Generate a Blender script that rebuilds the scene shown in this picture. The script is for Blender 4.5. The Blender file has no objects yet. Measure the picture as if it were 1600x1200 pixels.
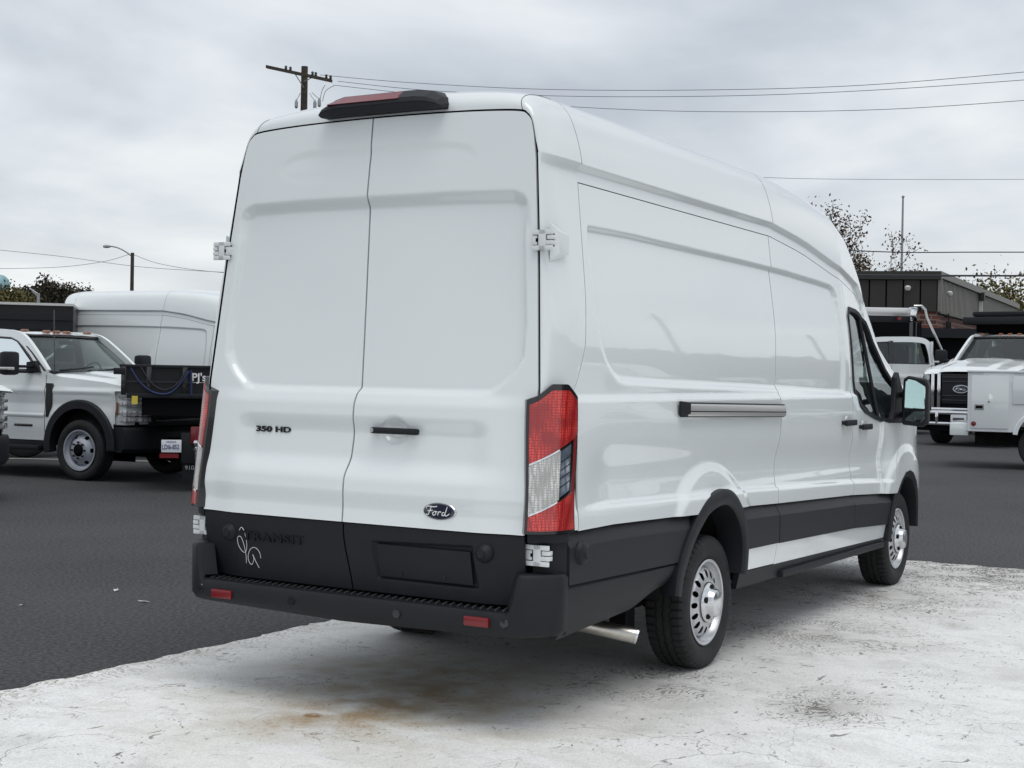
import bpy, bmesh, math, random
import numpy as np
from mathutils import Vector, Matrix, noise
random.seed(3); rng = np.random.default_rng(3)
SC = bpy.context.scene; COL = SC.collection; PI = math.pi

# ------------------------------------------------------------------ camera
CX, CY, CZ, YAW, PIT, ROL, FPX = -5.2278, -3.8993, 1.5652, .5262, -.0083, .0184, 2243.24
CAMP = Vector((CX, CY, CZ))
fw = Vector((math.cos(YAW)*math.cos(PIT), math.sin(YAW)*math.cos(PIT), math.sin(PIT)))
rt = Vector((math.sin(YAW), -math.cos(YAW), 0)); up = rt.cross(fw)
r2 = rt*math.cos(ROL) + up*math.sin(ROL); u2 = -rt*math.sin(ROL) + up*math.cos(ROL)
cam = bpy.data.cameras.new('camera'); cam.sensor_width = 36; cam.lens = FPX/1600*36
cam.clip_start = .1; cam.clip_end = 3000
co = bpy.data.objects.new('camera', cam); COL.objects.link(co); SC.camera = co
co.matrix_world = Matrix(((r2.x, u2.x, -fw.x, CX), (r2.y, u2.y, -fw.y, CY), (r2.z, u2.z, -fw.z, CZ), (0, 0, 0, 1)))
def at(px, py, d):
    """place seen at a pixel of the photograph, d metres in front of the camera"""
    return CAMP + (fw + r2*((px-800)/FPX) - u2*((py-600)/FPX))*d

# ------------------------------------------------------------------ world, sun, exposure
def nd(nt, t, **k):
    n = nt.nodes.new(t)
    for a, v in k.items():
        if a.startswith('i_'):
            key = a[2:].replace('_', ' ')
            n.inputs[key].default_value = v
        else: setattr(n, a, v)
    return n
W_ = bpy.data.worlds.new('World'); SC.world = W_; W_.use_nodes = True
nt = W_.node_tree; nt.nodes.clear(); L = nt.links.new
SUN_EL, SUN_AZ = math.radians(70), math.radians(235)     # azimuth in the ground plane, from +x towards +y
tc = nd(nt, 'ShaderNodeTexCoord'); sep = nd(nt, 'ShaderNodeSeparateXYZ'); L(tc.outputs['Generated'], sep.inputs[0])
def mth(op, a, b=None, c=None, clamp=False, t=None):
    t = t or nt
    n = t.nodes.new('ShaderNodeMath'); n.operation = op; n.use_clamp = clamp
    for i, v in enumerate((a, b, c)):
        if v is None: continue
        if isinstance(v, (int, float)): n.inputs[i].default_value = v
        else: t.links.new(v, n.inputs[i])
    return n.outputs[0]
zc = mth('ADD', mth('MAXIMUM', sep.outputs[2], 0.0), .16)
cmb = nd(nt, 'ShaderNodeCombineXYZ'); L(mth('DIVIDE', sep.outputs[0], zc), cmb.inputs[0]); L(mth('DIVIDE', sep.outputs[1], zc), cmb.inputs[1])
n1 = nd(nt, 'ShaderNodeTexNoise', i_Scale=1.15, i_Detail=7.0, i_Roughness=.52, i_Distortion=.35); L(cmb.outputs[0], n1.inputs['Vector'])
mp2 = nd(nt, 'ShaderNodeMapping'); mp2.inputs['Rotation'].default_value = (0, 0, .6); mp2.inputs['Scale'].default_value = (.55, 1.5, 1); mp2.inputs['Location'].default_value = (3.1, 1.7, 0)
L(cmb.outputs[0], mp2.inputs[0])
n2 = nd(nt, 'ShaderNodeTexNoise', i_Scale=.75, i_Detail=4.0, i_Roughness=.5); L(mp2.outputs[0], n2.inputs['Vector'])
mixn = mth('ADD', mth('MULTIPLY', n1.outputs[0], .5), mth('MULTIPLY', n2.outputs[0], .5))
rmp = nd(nt, 'ShaderNodeValToRGB'); L(mixn, rmp.inputs[0])
e = rmp.color_ramp.elements
e[0].position = .38; e[0].color = (.43, .475, .54, 1)
e[1].position = .62; e[1].color = (.84, .865, .88, 1)
m_ = e.new(.49); m_.color = (.60, .645, .70, 1)
# brighter, slightly warm band towards the horizon
hz = mth('POWER', mth('SUBTRACT', 1.0, mth('MULTIPLY', mth('MAXIMUM', sep.outputs[2], 0.0), 3.2, clamp=True)), 2.0)
mixh = nd(nt, 'ShaderNodeMix', data_type='RGBA'); L(mth('MULTIPLY', hz, .62), mixh.inputs[0]); L(rmp.outputs[0], mixh.inputs[6]); mixh.inputs[7].default_value = (.86, .88, .86, 1)
sky = nd(nt, 'ShaderNodeTexSky', sky_type='NISHITA', sun_disc=False, sun_elevation=SUN_EL, sun_rotation=math.radians(90)-SUN_AZ)
bg1 = nd(nt, 'ShaderNodeBackground', i_Strength=1.0); L(mixh.outputs[2], bg1.inputs[0])
bg2 = nd(nt, 'ShaderNodeBackground', i_Strength=.08); L(sky.outputs[0], bg2.inputs[0])
ms = nd(nt, 'ShaderNodeMixShader', i_Fac=.93); L(bg2.outputs[0], ms.inputs[1]); L(bg1.outputs[0], ms.inputs[2])
wo = nd(nt, 'ShaderNodeOutputWorld'); L(ms.outputs[0], wo.inputs[0])
sl = bpy.data.lights.new('sun', 'SUN'); sl.energy = 1.15; sl.angle = math.radians(40); sl.color = (1, .97, .92)
so = bpy.data.objects.new('sun', sl); COL.objects.link(so)
so.rotation_euler = Vector((math.cos(SUN_AZ)*math.cos(SUN_EL), math.sin(SUN_AZ)*math.cos(SUN_EL), math.sin(SUN_EL))).to_track_quat('Z', 'Y').to_euler()
vs = SC.view_settings; vs.view_transform = 'Standard'; vs.look = 'None'; vs.exposure = .18; vs.gamma = 1; vs.use_curve_mapping = False

# ------------------------------------------------------------------ materials
M = {}
def mat(name, col=(.5, .5, .5), rough=.5, metal=0, coat=0, spec=.5, noise_amt=0, nscale=30, bump=0, bscale=200, trans=0, alpha=1, emis=None, ior=1.5, col2=None):
    m = bpy.data.materials.new(name); m.use_nodes = True; t = m.node_tree
    b = t.nodes['Principled BSDF']; b.inputs['Base Color'].default_value = (*col, 1)
    b.inputs['Roughness'].default_value = rough; b.inputs['Metallic'].default_value = metal
    b.inputs['Coat Weight'].default_value = coat; b.inputs['Coat Roughness'].default_value = .02
    b.inputs['Specular IOR Level'].default_value = spec; b.inputs['Transmission Weight'].default_value = trans
    b.inputs['IOR'].default_value = ior
    tcn = t.nodes.new('ShaderNodeTexCoord')
    if noise_amt:
        n = t.nodes.new('ShaderNodeTexNoise'); n.inputs['Scale'].default_value = nscale; n.inputs['Detail'].default_value = 5
        t.links.new(tcn.outputs['Object'], n.inputs['Vector'])
        mx = t.nodes.new('ShaderNodeMix'); mx.data_type = 'RGBA'
        mx.inputs[6].default_value = (*col, 1)
        mx.inputs[7].default_value = (*(col2 or tuple(c*(1-noise_amt) for c in col)), 1)
        mr = t.nodes.new('ShaderNodeMapRange'); mr.inputs[1].default_value = .35; mr.inputs[2].default_value = .65
        t.links.new(n.outputs[0], mr.inputs[0]); t.links.new(mr.outputs[0], mx.inputs[0]); t.links.new(mx.outputs[2], b.inputs['Base Color'])
    if bump:
        n = t.nodes.new('ShaderNodeTexNoise'); n.inputs['Scale'].default_value = bscale; n.inputs['Detail'].default_value = 3
        t.links.new(tcn.outputs['Object'], n.inputs['Vector'])
        bp = t.nodes.new('ShaderNodeBump'); bp.inputs['Strength'].default_value = bump; bp.inputs['Distance'].default_value = .004
        t.links.new(n.outputs[0], bp.inputs['Height']); t.links.new(bp.outputs[0], b.inputs['Normal'])
    if emis: b.inputs['Emission Color'].default_value = (*emis, 1); b.inputs['Emission Strength'].default_value = 1
    M[name] = m; return m
mat('white_paint', (.765, .80, .808), .22, coat=1, spec=.35, noise_amt=.02, nscale=1.5)
mat('white_paint_flat', (.70, .72, .74), .35, coat=.6)
mat('hinge_white', (.72, .74, .75), .35, coat=.3)
mat('black_plastic', (.0115, .013, .0165), .5, spec=.3, bump=.25, bscale=700, noise_amt=.12, nscale=9)
mat('black_gloss', (.012, .012, .014), .18, coat=.4)
mat('black_paint', (.008, .009, .011), .4, spec=.35)
mat('gap_black', (.004, .004, .005), .8, spec=.1)
mat('underbody', (.018, .017, .016), .8, spec=.2, noise_amt=.5, nscale=6)
mat('rubber', (.026, .026, .027), .68, spec=.3, noise_amt=.3, nscale=14, bump=.2, bscale=300)
mat('steel_silver', (.62, .63, .65), .33, metal=.75, spec=.5, noise_amt=.08, nscale=20)
mat('cap_silver', (.72, .73, .75), .16, metal=.85, coat=.3)
mat('chrome', (.75, .76, .78), .08, metal=1)
mat('aluminium', (.72, .71, .69), .38, metal=.9)
mat('exhaust_steel', (.66, .63, .57), .30, metal=1, noise_amt=.15, nscale=25)
mat('red_reflector', (.17, .004, .009), .3, coat=.3)
mat('amber', (.26, .10, .05), .25, coat=.5)
mat('marker_white', (.8, .8, .8), .6)
mat('seat_grey', (.08, .085, .09), .85)
mat('interior_black', (.018, .018, .02), .7)
mat('galvanised', (.38, .39, .40), .5, metal=.3, noise_amt=.2)
mat('wood_pole', (.075, .058, .045), .9, noise_amt=.4, nscale=8, bump=.5, bscale=40)
mat('wire', (.13, .14, .155), .7)
mat('cable', (.035, .038, .045), .7)
mat('insulator', (.035, .032, .03), .4)
mat('mirror_glass', (.60, .80, .76), .02, metal=1)
mat('tan_metal', (.215, .205, .185), .5, spec=.3, noise_amt=.08, nscale=2)
mat('brown_metal', (.030, .026, .024), .5, noise_amt=.15, nscale=2)
mat('blue_cord', (.012, .025, .10), .6)
mat('yellow_tag', (.62, .50, .06), .6)
mat('light_line', (.6, .6, .58), .7)
mat('badge_blue', (.010, .014, .035), .2, coat=1)
mat('plate_white', (.72, .74, .78), .5)
mat('plate_ink', (.03, .05, .18), .5)
mat('wheel_grey', (.42, .44, .50), .42, metal=.25, noise_amt=.1, nscale=15)
mat('tank_blue', (.26, .43, .48), .5, noise_amt=.5, nscale=.35, col2=(.14, .27, .30))
mat('bark', (.06, .048, .04), .9, noise_amt=.3)

def glassm(name, tint, rough=0, fac=.88):
    m = bpy.data.materials.new(name); m.use_nodes = True; t = m.node_tree; t.nodes.clear()
    tr = t.nodes.new('ShaderNodeBsdfTransparent'); tr.inputs[0].default_value = (*tint, 1)
    gl = t.nodes.new('ShaderNodeBsdfGlossy'); gl.inputs['Roughness'].default_value = rough; gl.inputs[0].default_value = (.9, .95, .95, 1)
    fr = t.nodes.new('ShaderNodeFresnel'); fr.inputs[0].default_value = 1.55
    mx = t.nodes.new('ShaderNodeMixShader'); t.links.new(mth('ADD', fr.outputs[0], .03, t=t), mx.inputs[0])
    t.links.new(tr.outputs[0], mx.inputs[1]); t.links.new(gl.outputs[0], mx.inputs[2])
    o = t.nodes.new('ShaderNodeOutputMaterial'); t.links.new(mx.outputs[0], o.inputs[0]); M[name] = m
glassm('side_glass', (.50, .56, .55)); glassm('windscreen_glass', (.62, .68, .66))

def lens_mat(name, dark, bright, sx, sz, rough=.12, thr=.62):
    """moulded optics: small square prisms with relief, lit reflector spots painted into the colour"""
    m = bpy.data.materials.new(name); m.use_nodes = True; t = m.node_tree; b = t.nodes['Principled BSDF']
    tcn = t.nodes.new('ShaderNodeTexCoord'); mp = t.nodes.new('ShaderNodeMapping'); mp.inputs['Scale'].default_value = (sx, sx, sz)
    t.links.new(tcn.outputs['Object'], mp.inputs[0])
    vo = t.nodes.new('ShaderNodeTexVoronoi'); vo.inputs['Scale'].default_value = 1; vo.inputs['Randomness'].default_value = .12; vo.distance = 'CHEBYCHEV'
    t.links.new(mp.outputs[0], vo.inputs['Vector'])
    n = t.nodes.new('ShaderNodeTexNoise'); n.inputs['Scale'].default_value = 9; n.inputs['Detail'].default_value = 1; t.links.new(tcn.outputs['Object'], n.inputs[0])
    bw = t.nodes.new('ShaderNodeSeparateColor'); t.links.new(vo.outputs['Color'], bw.inputs[0])
    cell = nd(t, 'ShaderNodeMapRange'); cell.inputs[1].default_value = .5; cell.inputs[2].default_value = .08; t.links.new(vo.outputs['Distance'], cell.inputs[0])
    glow = nd(t, 'ShaderNodeMapRange'); glow.inputs[1].default_value = thr-.16; glow.inputs[2].default_value = thr+.06; t.links.new(n.outputs[0], glow.inputs[0])  # mask for bright hot spots, painted into the base colour as if lit
    mr = nd(t, 'ShaderNodeMath', operation='MULTIPLY_ADD'); mr.use_clamp = True; t.links.new(mth('MULTIPLY', cell.outputs[0], mth('ADD', mth('MULTIPLY', glow.outputs[0], 1.0, t=t), .15, t=t), t=t), mr.inputs[0]); mr.inputs[1].default_value = 1.0; mr.inputs[2].default_value = .06
    mx = t.nodes.new('ShaderNodeMix'); mx.data_type = 'RGBA'; t.links.new(mr.outputs[0], mx.inputs[0])
    mx.inputs[6].default_value = (*dark, 1); mx.inputs[7].default_value = (*bright, 1); t.links.new(mx.outputs[2], b.inputs['Base Color'])
    b.inputs['Roughness'].default_value = rough; b.inputs['Coat Weight'].default_value = 1; b.inputs['Coat Roughness'].default_value = .02
    bp = t.nodes.new('ShaderNodeBump'); bp.inputs['Strength'].default_value = .5; bp.inputs['Distance'].default_value = .003
    t.links.new(vo.outputs['Distance'], bp.inputs['Height']); t.links.new(bp.outputs[0], b.inputs['Normal']); M[name] = m
lens_mat('lens_red', (.24, .003, .006), (.95, .07, .05), 85, 85, rough=.2, thr=.58)
lens_mat('blue_lens', (.06, .08, .11), (.40, .44, .50), 30, 12, thr=.6)
mat('mirror_dark', (.10, .12, .12), .03, metal=1)
lens_mat('lens_clear', (.30, .295, .28), (.85, .85, .83), 70, 100, thr=.52)
lens_mat('lens_headlight', (.16, .16, .17), (.9, .91, .93), 14, 18, thr=.5)

# ------------------------------------------------------------------ mesh helpers
def tag(o, label=None, cat=None, group=None, kind=None):
    if label: o['label'] = label
    if cat: o['category'] = cat
    if group: o['group'] = group
    if kind: o['kind'] = kind
    return o
def empty(name, loc=(0, 0, 0), rz=0, **k):
    o = bpy.data.objects.new(name, None); COL.objects.link(o); o.location = loc; o.rotation_euler = (0, 0, rz)
    o.empty_display_size = .2; return tag(o, **k)
class MB:
    def __init__(s): s.v = []; s.f = []
    def add(s, v, f):
        b = len(s.v); s.v += [tuple(p) for p in v]; s.f += [tuple(i+b for i in q) for q in f]; return s
    def box(s, x0, x1, y0, y1, z0, z1, c=0, xf=None):
        if x0 > x1: x0, x1 = x1, x0
        if y0 > y1: y0, y1 = y1, y0
        if z0 > z1: z0, z1 = z1, z0
        if c <= 0:
            v = [(x, y, z) for x in (x0, x1) for y in (y0, y1) for z in (z0, z1)]
            f = [(0, 1, 3, 2), (4, 6, 7, 5), (0, 4, 5, 1), (2, 3, 7, 6), (0, 2, 6, 4), (1, 5, 7, 3)]
        else:
            c = min(c, (x1-x0)*.45, (y1-y0)*.45, (z1-z0)*.45)
            bm = bmesh.new(); bmesh.ops.create_cube(bm, size=1)
            for q in bm.verts: q.co = ((x0+x1)/2+q.co.x*(x1-x0), (y0+y1)/2+q.co.y*(y1-y0), (z0+z1)/2+q.co.z*(z1-z0))
            bmesh.ops.bevel(bm, geom=bm.edges[:], offset=c, segments=2, affect='EDGES', profile=.6)
            v = [tuple(q.co) for q in bm.verts]; f = [tuple(q.index for q in g.verts) for g in bm.faces]; bm.free()
        if xf: v = [tuple(xf @ Vector(p)) for p in v]
        return s.add(v, f)
    def tube(s, pts, r, n=8, cap=True):
        pts = [Vector(p) for p in pts]; rr = r if isinstance(r, (list, tuple)) else [r]*len(pts)
        v = []; ref = None
        for i, p in enumerate(pts):
            t = (pts[min(i+1, len(pts)-1)]-pts[max(i-1, 0)]).normalized()
            if ref is None: ref = t.orthogonal().normalized()
            ref = (ref - t*ref.dot(t)).normalized(); bi = t.cross(ref)
            for k in range(n):
                a = 2*PI*k/n; v.append(p+(ref*math.cos(a)+bi*math.sin(a))*rr[i])
        f = [(i*n+k, i*n+(k+1) % n, (i+1)*n+(k+1) % n, (i+1)*n+k) for i in range(len(pts)-1) for k in range(n)]
        if cap: f += [tuple(range(n))[::-1], tuple((len(pts)-1)*n+k for k in range(n))]
        return s.add(v, f)
    def lathe(s, prof, n=32, axis='y', org=(0, 0, 0)):
        """profile of (radius, height along axis)"""
        v = []
        for r, h in prof:
            for k in range(n):
                a = 2*PI*k/n; c, d = r*math.cos(a), r*math.sin(a)
                p = {'y': (c, h, d), 'z': (c, d, h), 'x': (h, c, d)}[axis]; v.append((p[0]+org[0], p[1]+org[1], p[2]+org[2]))
        m = len(prof); f = [(i*n+k, i*n+(k+1) % n, (i+1)*n+(k+1) % n, (i+1)*n+k) for i in range(m-1) for k in range(n)]
        if prof[0][0] > 1e-4: pass
        return s.add(v, f)
    def prism(s, poly, a, b, axis='y'):
        """polygon in the two other axes, extruded from a to b along axis"""
        n = len(poly)
        def P(q, h): return {'y': (q[0], h, q[1]), 'x': (h, q[0], q[1]), 'z': (q[0], q[1], h)}[axis]
        v = [P(q, a) for q in poly]+[P(q, b) for q in poly]
        f = [tuple(range(n)), tuple(range(2*n-1, n-1, -1))]+[(i, (i+1) % n, n+(i+1) % n, n+i) for i in range(n)]
        return s.add(v, f)
    def grid(s, F, nu, nv, closed_u=False):
        u = np.linspace(0, 1, nu); v = np.linspace(0, 1, nv); U, V = np.meshgrid(u, v, indexing='ij')
        X, Y, Z = F(U, V); P = np.stack([X, Y, Z], -1).reshape(-1, 3)
        f = [(i*nv+j, (i+1)*nv+j, (i+1)*nv+j+1, i*nv+j+1) for i in range(nu-1) for j in range(nv-1)]
        return s.add(P.tolist(), f)
    def build(s, name, material, parent=None, smooth=True, bevel=0, angle=35, mirror_fix=True):
        me = bpy.data.meshes.new(name); me.from_pydata(s.v, [], s.f); me.validate()
        bm = bmesh.new(); bm.from_mesh(me)
        if mirror_fix: bmesh.ops.recalc_face_normals(bm, faces=bm.faces)
        bm.to_mesh(me); bm.free()
        me.materials.append(M[material] if isinstance(material, str) else material)
        if smooth:
            me.polygons.foreach_set('use_smooth', [True]*len(me.polygons))
            try: me.set_sharp_from_angle(angle=math.radians(angle))
            except Exception: pass
        o = bpy.data.objects.new(name, me); COL.objects.link(o); o.parent = parent
        if bevel:
            md = o.modifiers.new('bevel', 'BEVEL'); md.width = bevel; md.segments = 2; md.limit_method = 'ANGLE'; md.angle_limit = math.radians(40); md.harden_normals = False
        return o
def kids(o): return [c for c in bpy.data.objects if c.parent == o]
def copy_tree(o, parent=None):
    c = o.copy(); COL.objects.link(c); c.parent = parent
    for k in kids_of.get(o.name, []): copy_tree(k, c)
    return c
kids_of = {}
def refresh_kids():
    kids_of.clear()
    for o in bpy.data.objects:
        if o.parent: kids_of.setdefault(o.parent.name, []).append(o)
def text(body, size, org, right, upv, ext, material, parent, name='lettering', shear=0, sx=1, align='LEFT', bold=0, space=1):
    cu = bpy.data.curves.new(name, 'FONT'); cu.body = body; cu.size = size; cu.extrude = ext; cu.shear = shear; cu.align_x = align; cu.offset = bold; cu.space_character = space
    tmp = bpy.data.objects.new('tmp', cu); COL.objects.link(tmp); dg = bpy.context.evaluated_depsgraph_get()
    me = bpy.data.meshes.new_from_object(tmp.evaluated_get(dg)); bpy.data.objects.remove(tmp); bpy.data.curves.remove(cu)
    R, U = Vector(right).normalized(), Vector(upv).normalized(); N = R.cross(U)
    mt = Matrix(((R.x*sx, U.x, N.x, org[0]), (R.y*sx, U.y, N.y, org[1]), (R.z*sx, U.z, N.z, org[2]), (0, 0, 0, 1)))
    me.transform(mt); me.materials.clear(); me.materials.append(M[material]); me.name = name
    o = bpy.data.objects.new(name, me); COL.objects.link(o); o.parent = parent; return o
def crv(pts, n=8):
    """smooth curve through points"""
    P = [Vector(p) for p in pts]; out = []
    for i in range(len(P)-1):
        a, b, c, d = P[max(i-1, 0)], P[i], P[i+1], P[min(i+2, len(P)-1)]
        for k in range(n):
            t = k/n; out.append(.5*((2*b)+(c-a)*t+(2*a-5*b+4*c-d)*t*t+(3*b-a-3*c+d)*t**3))
    return out+[P[-1]]
def ss(x, a, b):
    t = np.clip((x-a)/(b-a), 0, 1); return t*t*(3-2*t)
def sdpoly(X, Z, poly, rad=0.0):
    """signed distance to a polygon, negative inside, arrays"""
    P = np.array(poly, float); d = np.full(X.shape, 1e9); ins = np.zeros(X.shape, bool); n = len(P)
    for i in range(n):
        a, b = P[i], P[(i+1) % n]; ex, ez = b-a; wx, wz = X-a[0], Z-a[1]
        t = np.clip((wx*ex+wz*ez)/(ex*ex+ez*ez), 0, 1); d = np.minimum(d, np.hypot(wx-ex*t, wz-ez*t))
        c = ((a[1] > Z) != (b[1] > Z)) & (X < (b[0]-a[0])*(Z-a[1])/((b[1]-a[1]) if b[1] != a[1] else 1e-9)+a[0]); ins ^= c
    return np.where(ins, -d, d)-rad

# ================================================================== GROUND
def ground_mats():
    # asphalt
    m = mat('asphalt', (.045, .046, .049), .85, spec=.25); t = m.node_tree; b = t.nodes['Principled BSDF']; tcn = [n for n in t.nodes if n.type == 'TEX_COORD'][0]
    def N(sc, det=4, src=None, **k):
        n = nd(t, 'ShaderNodeTexNoise', i_Scale=sc, i_Detail=det, **k); t.links.new(src or tcn.outputs['Object'], n.inputs['Vector']); return n.outputs[0]
    def R(x, a, c, lo=0, hi=1):
        n = nd(t, 'ShaderNodeMapRange'); n.inputs[1].default_value = a; n.inputs[2].default_value = c; n.inputs[3].default_value = lo; n.inputs[4].default_value = hi; t.links.new(x, n.inputs[0]); return n.outputs[0]
    def MX(f, A, B):
        n = nd(t, 'ShaderNodeMix', data_type='RGBA')
        if isinstance(f, float): n.inputs[0].default_value = f
        else: t.links.new(f, n.inputs[0])
        for i, c in ((6, A), (7, B)):
            if isinstance(c, tuple): n.inputs[i].default_value = (*c, 1)
            else: t.links.new(c, n.inputs[i])
        return n.outputs[2]
    g = N(150, 3); big = N(.35, 4)
    c1 = MX(R(g, .35, .68), (.022, .023, .026), (.072, .073, .076))
    c2 = MX(R(big, .35, .7), c1, MX(R(g, .3, .7), (.040, .041, .044), (.088, .088, .090)))
    lane = N(.9, 5); c2 = MX(mth('MULTIPLY', R(lane, .45, .7), .35, t=t), c2, (.075, .075, .076)); mid = N(38, 6); c2 = MX(mth('MULTIPLY', R(mid, .50, .66), .75, t=t), c2, (.105, .105, .108)); c2 = MX(mth('MULTIPLY', R(mid, .48, .34), .6, t=t), c2, (.016, .017, .019)); sp = N(70, 1); c3 = MX(R(sp, .74, .77), c2, (.19, .185, .18))
    t.links.new(c3, b.inputs['Base Color'])
    bp = nd(t, 'ShaderNodeBump', i_Strength=.8, i_Distance=.006); t.links.new(g, bp.inputs['Height']); t.links.new(bp.outputs[0], b.inputs['Normal'])
    # worn, whitish concrete
    m = mat('concrete', (.5, .5, .5), .8, spec=.3); t = m.node_tree; b = t.nodes['Principled BSDF']; tcn = [n for n in t.nodes if n.type == 'TEX_COORD'][0]
    sp = nd(t, 'ShaderNodeSeparateXYZ'); t.links.new(tcn.outputs['Object'], sp.inputs[0])
    wob = nd(t, 'ShaderNodeTexNoise', i_Scale=2.2, i_Detail=5.0); t.links.new(tcn.outputs['Object'], wob.inputs['Vector'])
    va = nd(t, 'ShaderNodeVectorMath', operation='SCALE'); va.inputs['Scale'].default_value = .55; t.links.new(wob.outputs['Color'], va.inputs[0])
    vb = nd(t, 'ShaderNodeVectorMath', operation='ADD'); t.links.new(tcn.outputs['Object'], vb.inputs[0]); t.links.new(va.outputs[0], vb.inputs[1])
    def crack(sc, w, mask_sc, lo, hi, seed):
        v = nd(t, 'ShaderNodeTexVoronoi', feature='DISTANCE_TO_EDGE', i_Scale=sc); mp = nd(t, 'ShaderNodeMapping'); mp.inputs['Location'].default_value = (seed, seed*.7, 0)
        t.links.new(vb.outputs[0], mp.inputs[0]); t.links.new(mp.outputs[0], v.inputs['Vector'])
        mk = N(mask_sc, 5, src=mp.outputs[0]); return mth('MULTIPLY', R(v.outputs['Distance'], w, 0.0), R(mk, lo, hi), t=t)
    def spot(x, y, r, sy=1.0):
        dx = mth('SUBTRACT', sp.outputs[0], x, t=t); dy = mth('MULTIPLY', mth('SUBTRACT', sp.outputs[1], y, t=t), sy, t=t)
        d = mth('SQRT', mth('ADD', mth('MULTIPLY', dx, dx, t=t), mth('MULTIPLY', dy, dy, t=t), t=t), t=t); return R(d, r, 0.0)
    mpn = nd(t, 'ShaderNodeMapping'); mpn.inputs['Scale'].default_value = (1.6, .8, 1); mpn.inputs['Rotation'].default_value = (0, 0, -.55); t.links.new(vb.outputs[0], mpn.inputs[0])
    base = MX(R(N(1.1, 7, src=mpn.outputs[0]), .34, .66), (.74, .74, .725), (.86, .862, .85))
    base = MX(mth('MULTIPLY', R(N(6, 8, src=mpn.outputs[0]), .48, .64), .45, t=t), base, (.62, .62, .59))
    base = MX(mth('MULTIPLY', R(N(2.1, 6), .56, .70), .35, t=t), base, (.42, .42, .40))
    fine = N(120, 4); base = MX(R(fine, .34, .58), MX(.24, base, (.12, .12, .11)), base)
    # chips: small torn flecks, many of them, clustered
    mpc = nd(t, 'ShaderNodeMapping'); mpc.inputs['Scale'].default_value = (20, 44, 1); mpc.inputs['Rotation'].default_value = (0, 0, -.5); t.links.new(vb.outputs[0], mpc.inputs[0])
    chip = N(1, 3, src=mpc.outputs[0]); clus = N(1.7, 4)
    base = MX(mth('MULTIPLY', mth('MULTIPLY', R(chip, .63, .675), R(clus, .42, .58), t=t), .85, t=t), base, (.13, .125, .115))
    mpd = nd(t, 'ShaderNodeMapping'); mpd.inputs['Scale'].default_value = (7, 15, 1); mpd.inputs['Location'].default_value = (9, 4, 0); t.links.new(vb.outputs[0], mpd.inputs[0])
    base = MX(mth('MULTIPLY', R(N(1, 4, src=mpd.outputs[0]), .705, .73), .85, t=t), base, (.16, .155, .145))
    for a in ((1.3, .006, .9, .50, .60, 3.), (4.2, .014, 1.5, .56, .64, 8.), (9., .030, 1.9, .60, .67, 5.)):
        base = MX(mth('MULTIPLY', crack(*a), .8, t=t), base, (.10, .095, .085))
    rn = R(N(5, 8), .40, .66)
    base = MX(mth('MULTIPLY', mth('MULTIPLY', spot(.25, -.1, 1.5), R(N(2.3, 7), .36, .62), t=t), .75, clamp=True, t=t), base, (.50, .45, .34))
    rust = mth('MULTIPLY', mth('ADD', spot(-.02, .02, .55, 1.2), mth('ADD', spot(.9, .2, .9), mth('MULTIPLY', spot(.35, -.25, .8), .8, t=t), t=t), t=t), rn, clamp=True, t=t)
    base = MX(mth('MULTIPLY', rust, .75, t=t), base, (.38, .26, .13))
    base = MX(mth('MULTIPLY', mth('MULTIPLY', mth('MULTIPLY', spot(-.09, .09, .055), 2, clamp=True, t=t), R(N(30, 3), .4, .5), t=t), .9, t=t), base, (.25, .12, .02))
    mpe = nd(t, 'ShaderNodeMapping'); mpe.inputs['Scale'].default_value = (38, 74, 1); mpe.inputs['Rotation'].default_value = (0, 0, -.5); t.links.new(vb.outputs[0], mpe.inputs[0])
    tear = N(1, 4, src=mpe.outputs[0])
    def oil(x, y, r, k, c=(.085, .075, .065), sy=1.0, soft=.25):
        nonlocal base
        sp_ = spot(x, y, r, sy); base = MX(mth('MULTIPLY', mth('POWER', sp_, 1.5, t=t), soft, t=t), base, (.20, .17, .15))
        hit = mth('MULTIPLY', R(mth('ADD', tear, mth('MULTIPLY', sp_, .16, t=t), t=t), .60, .67), R(N(3.1, 4), .40, .52), t=t); base = MX(mth('MULTIPLY', mth('MULTIPLY', hit, R(sp_, 0, .25), t=t), k, t=t), base, c)
    oil(1.40, -1.80, .50, .8, sy=1.35, soft=.5); oil(1.45, -.85, .55, .8); oil(6.5, -1.5, 1.3, .9, sy=.8); oil(7.2, -1.3, 1.1, .9, sy=.5); oil(5.0, -1.0, 1.0, .7); oil(3.3, -1.15, .9, .6); oil(-.1, .0, .5, .35, c=(.30, .17, .07)); oil(7.2, -2.6, .9, .7, sy=.5)
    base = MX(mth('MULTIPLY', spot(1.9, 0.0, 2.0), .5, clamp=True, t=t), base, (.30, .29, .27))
    # darker, broken strip along the asphalt joint
    jd = mth('ABSOLUTE', mth('SUBTRACT', sp.outputs[1], 1.58, t=t), t=t); base = MX(mth('MULTIPLY', R(jd, .30, .02), R(tear, .50, .60), t=t), base, (.28, .26, .21))
    t.links.new(base, b.inputs['Base Color'])
    hgt = mth('SUBTRACT', mth('MULTIPLY', N(90, 4), .5, t=t), R(chip, .66, .70), t=t)
    bp = nd(t, 'ShaderNodeBump', i_Strength=.3, i_Distance=.003); t.links.new(hgt, bp.inputs['Height']); t.links.new(bp.outputs[0], b.inputs['Normal'])
ground_mats()
g = MB(); g.add([(-900, -900, 0), (900, -900, 0), (900, 900, 0), (-900, 900, 0)], [(0, 1, 2, 3)])
tag(g.build('asphalt_ground', 'asphalt', smooth=False), 'fresh dark asphalt lot reaching to the horizon', kind='structure')
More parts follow.
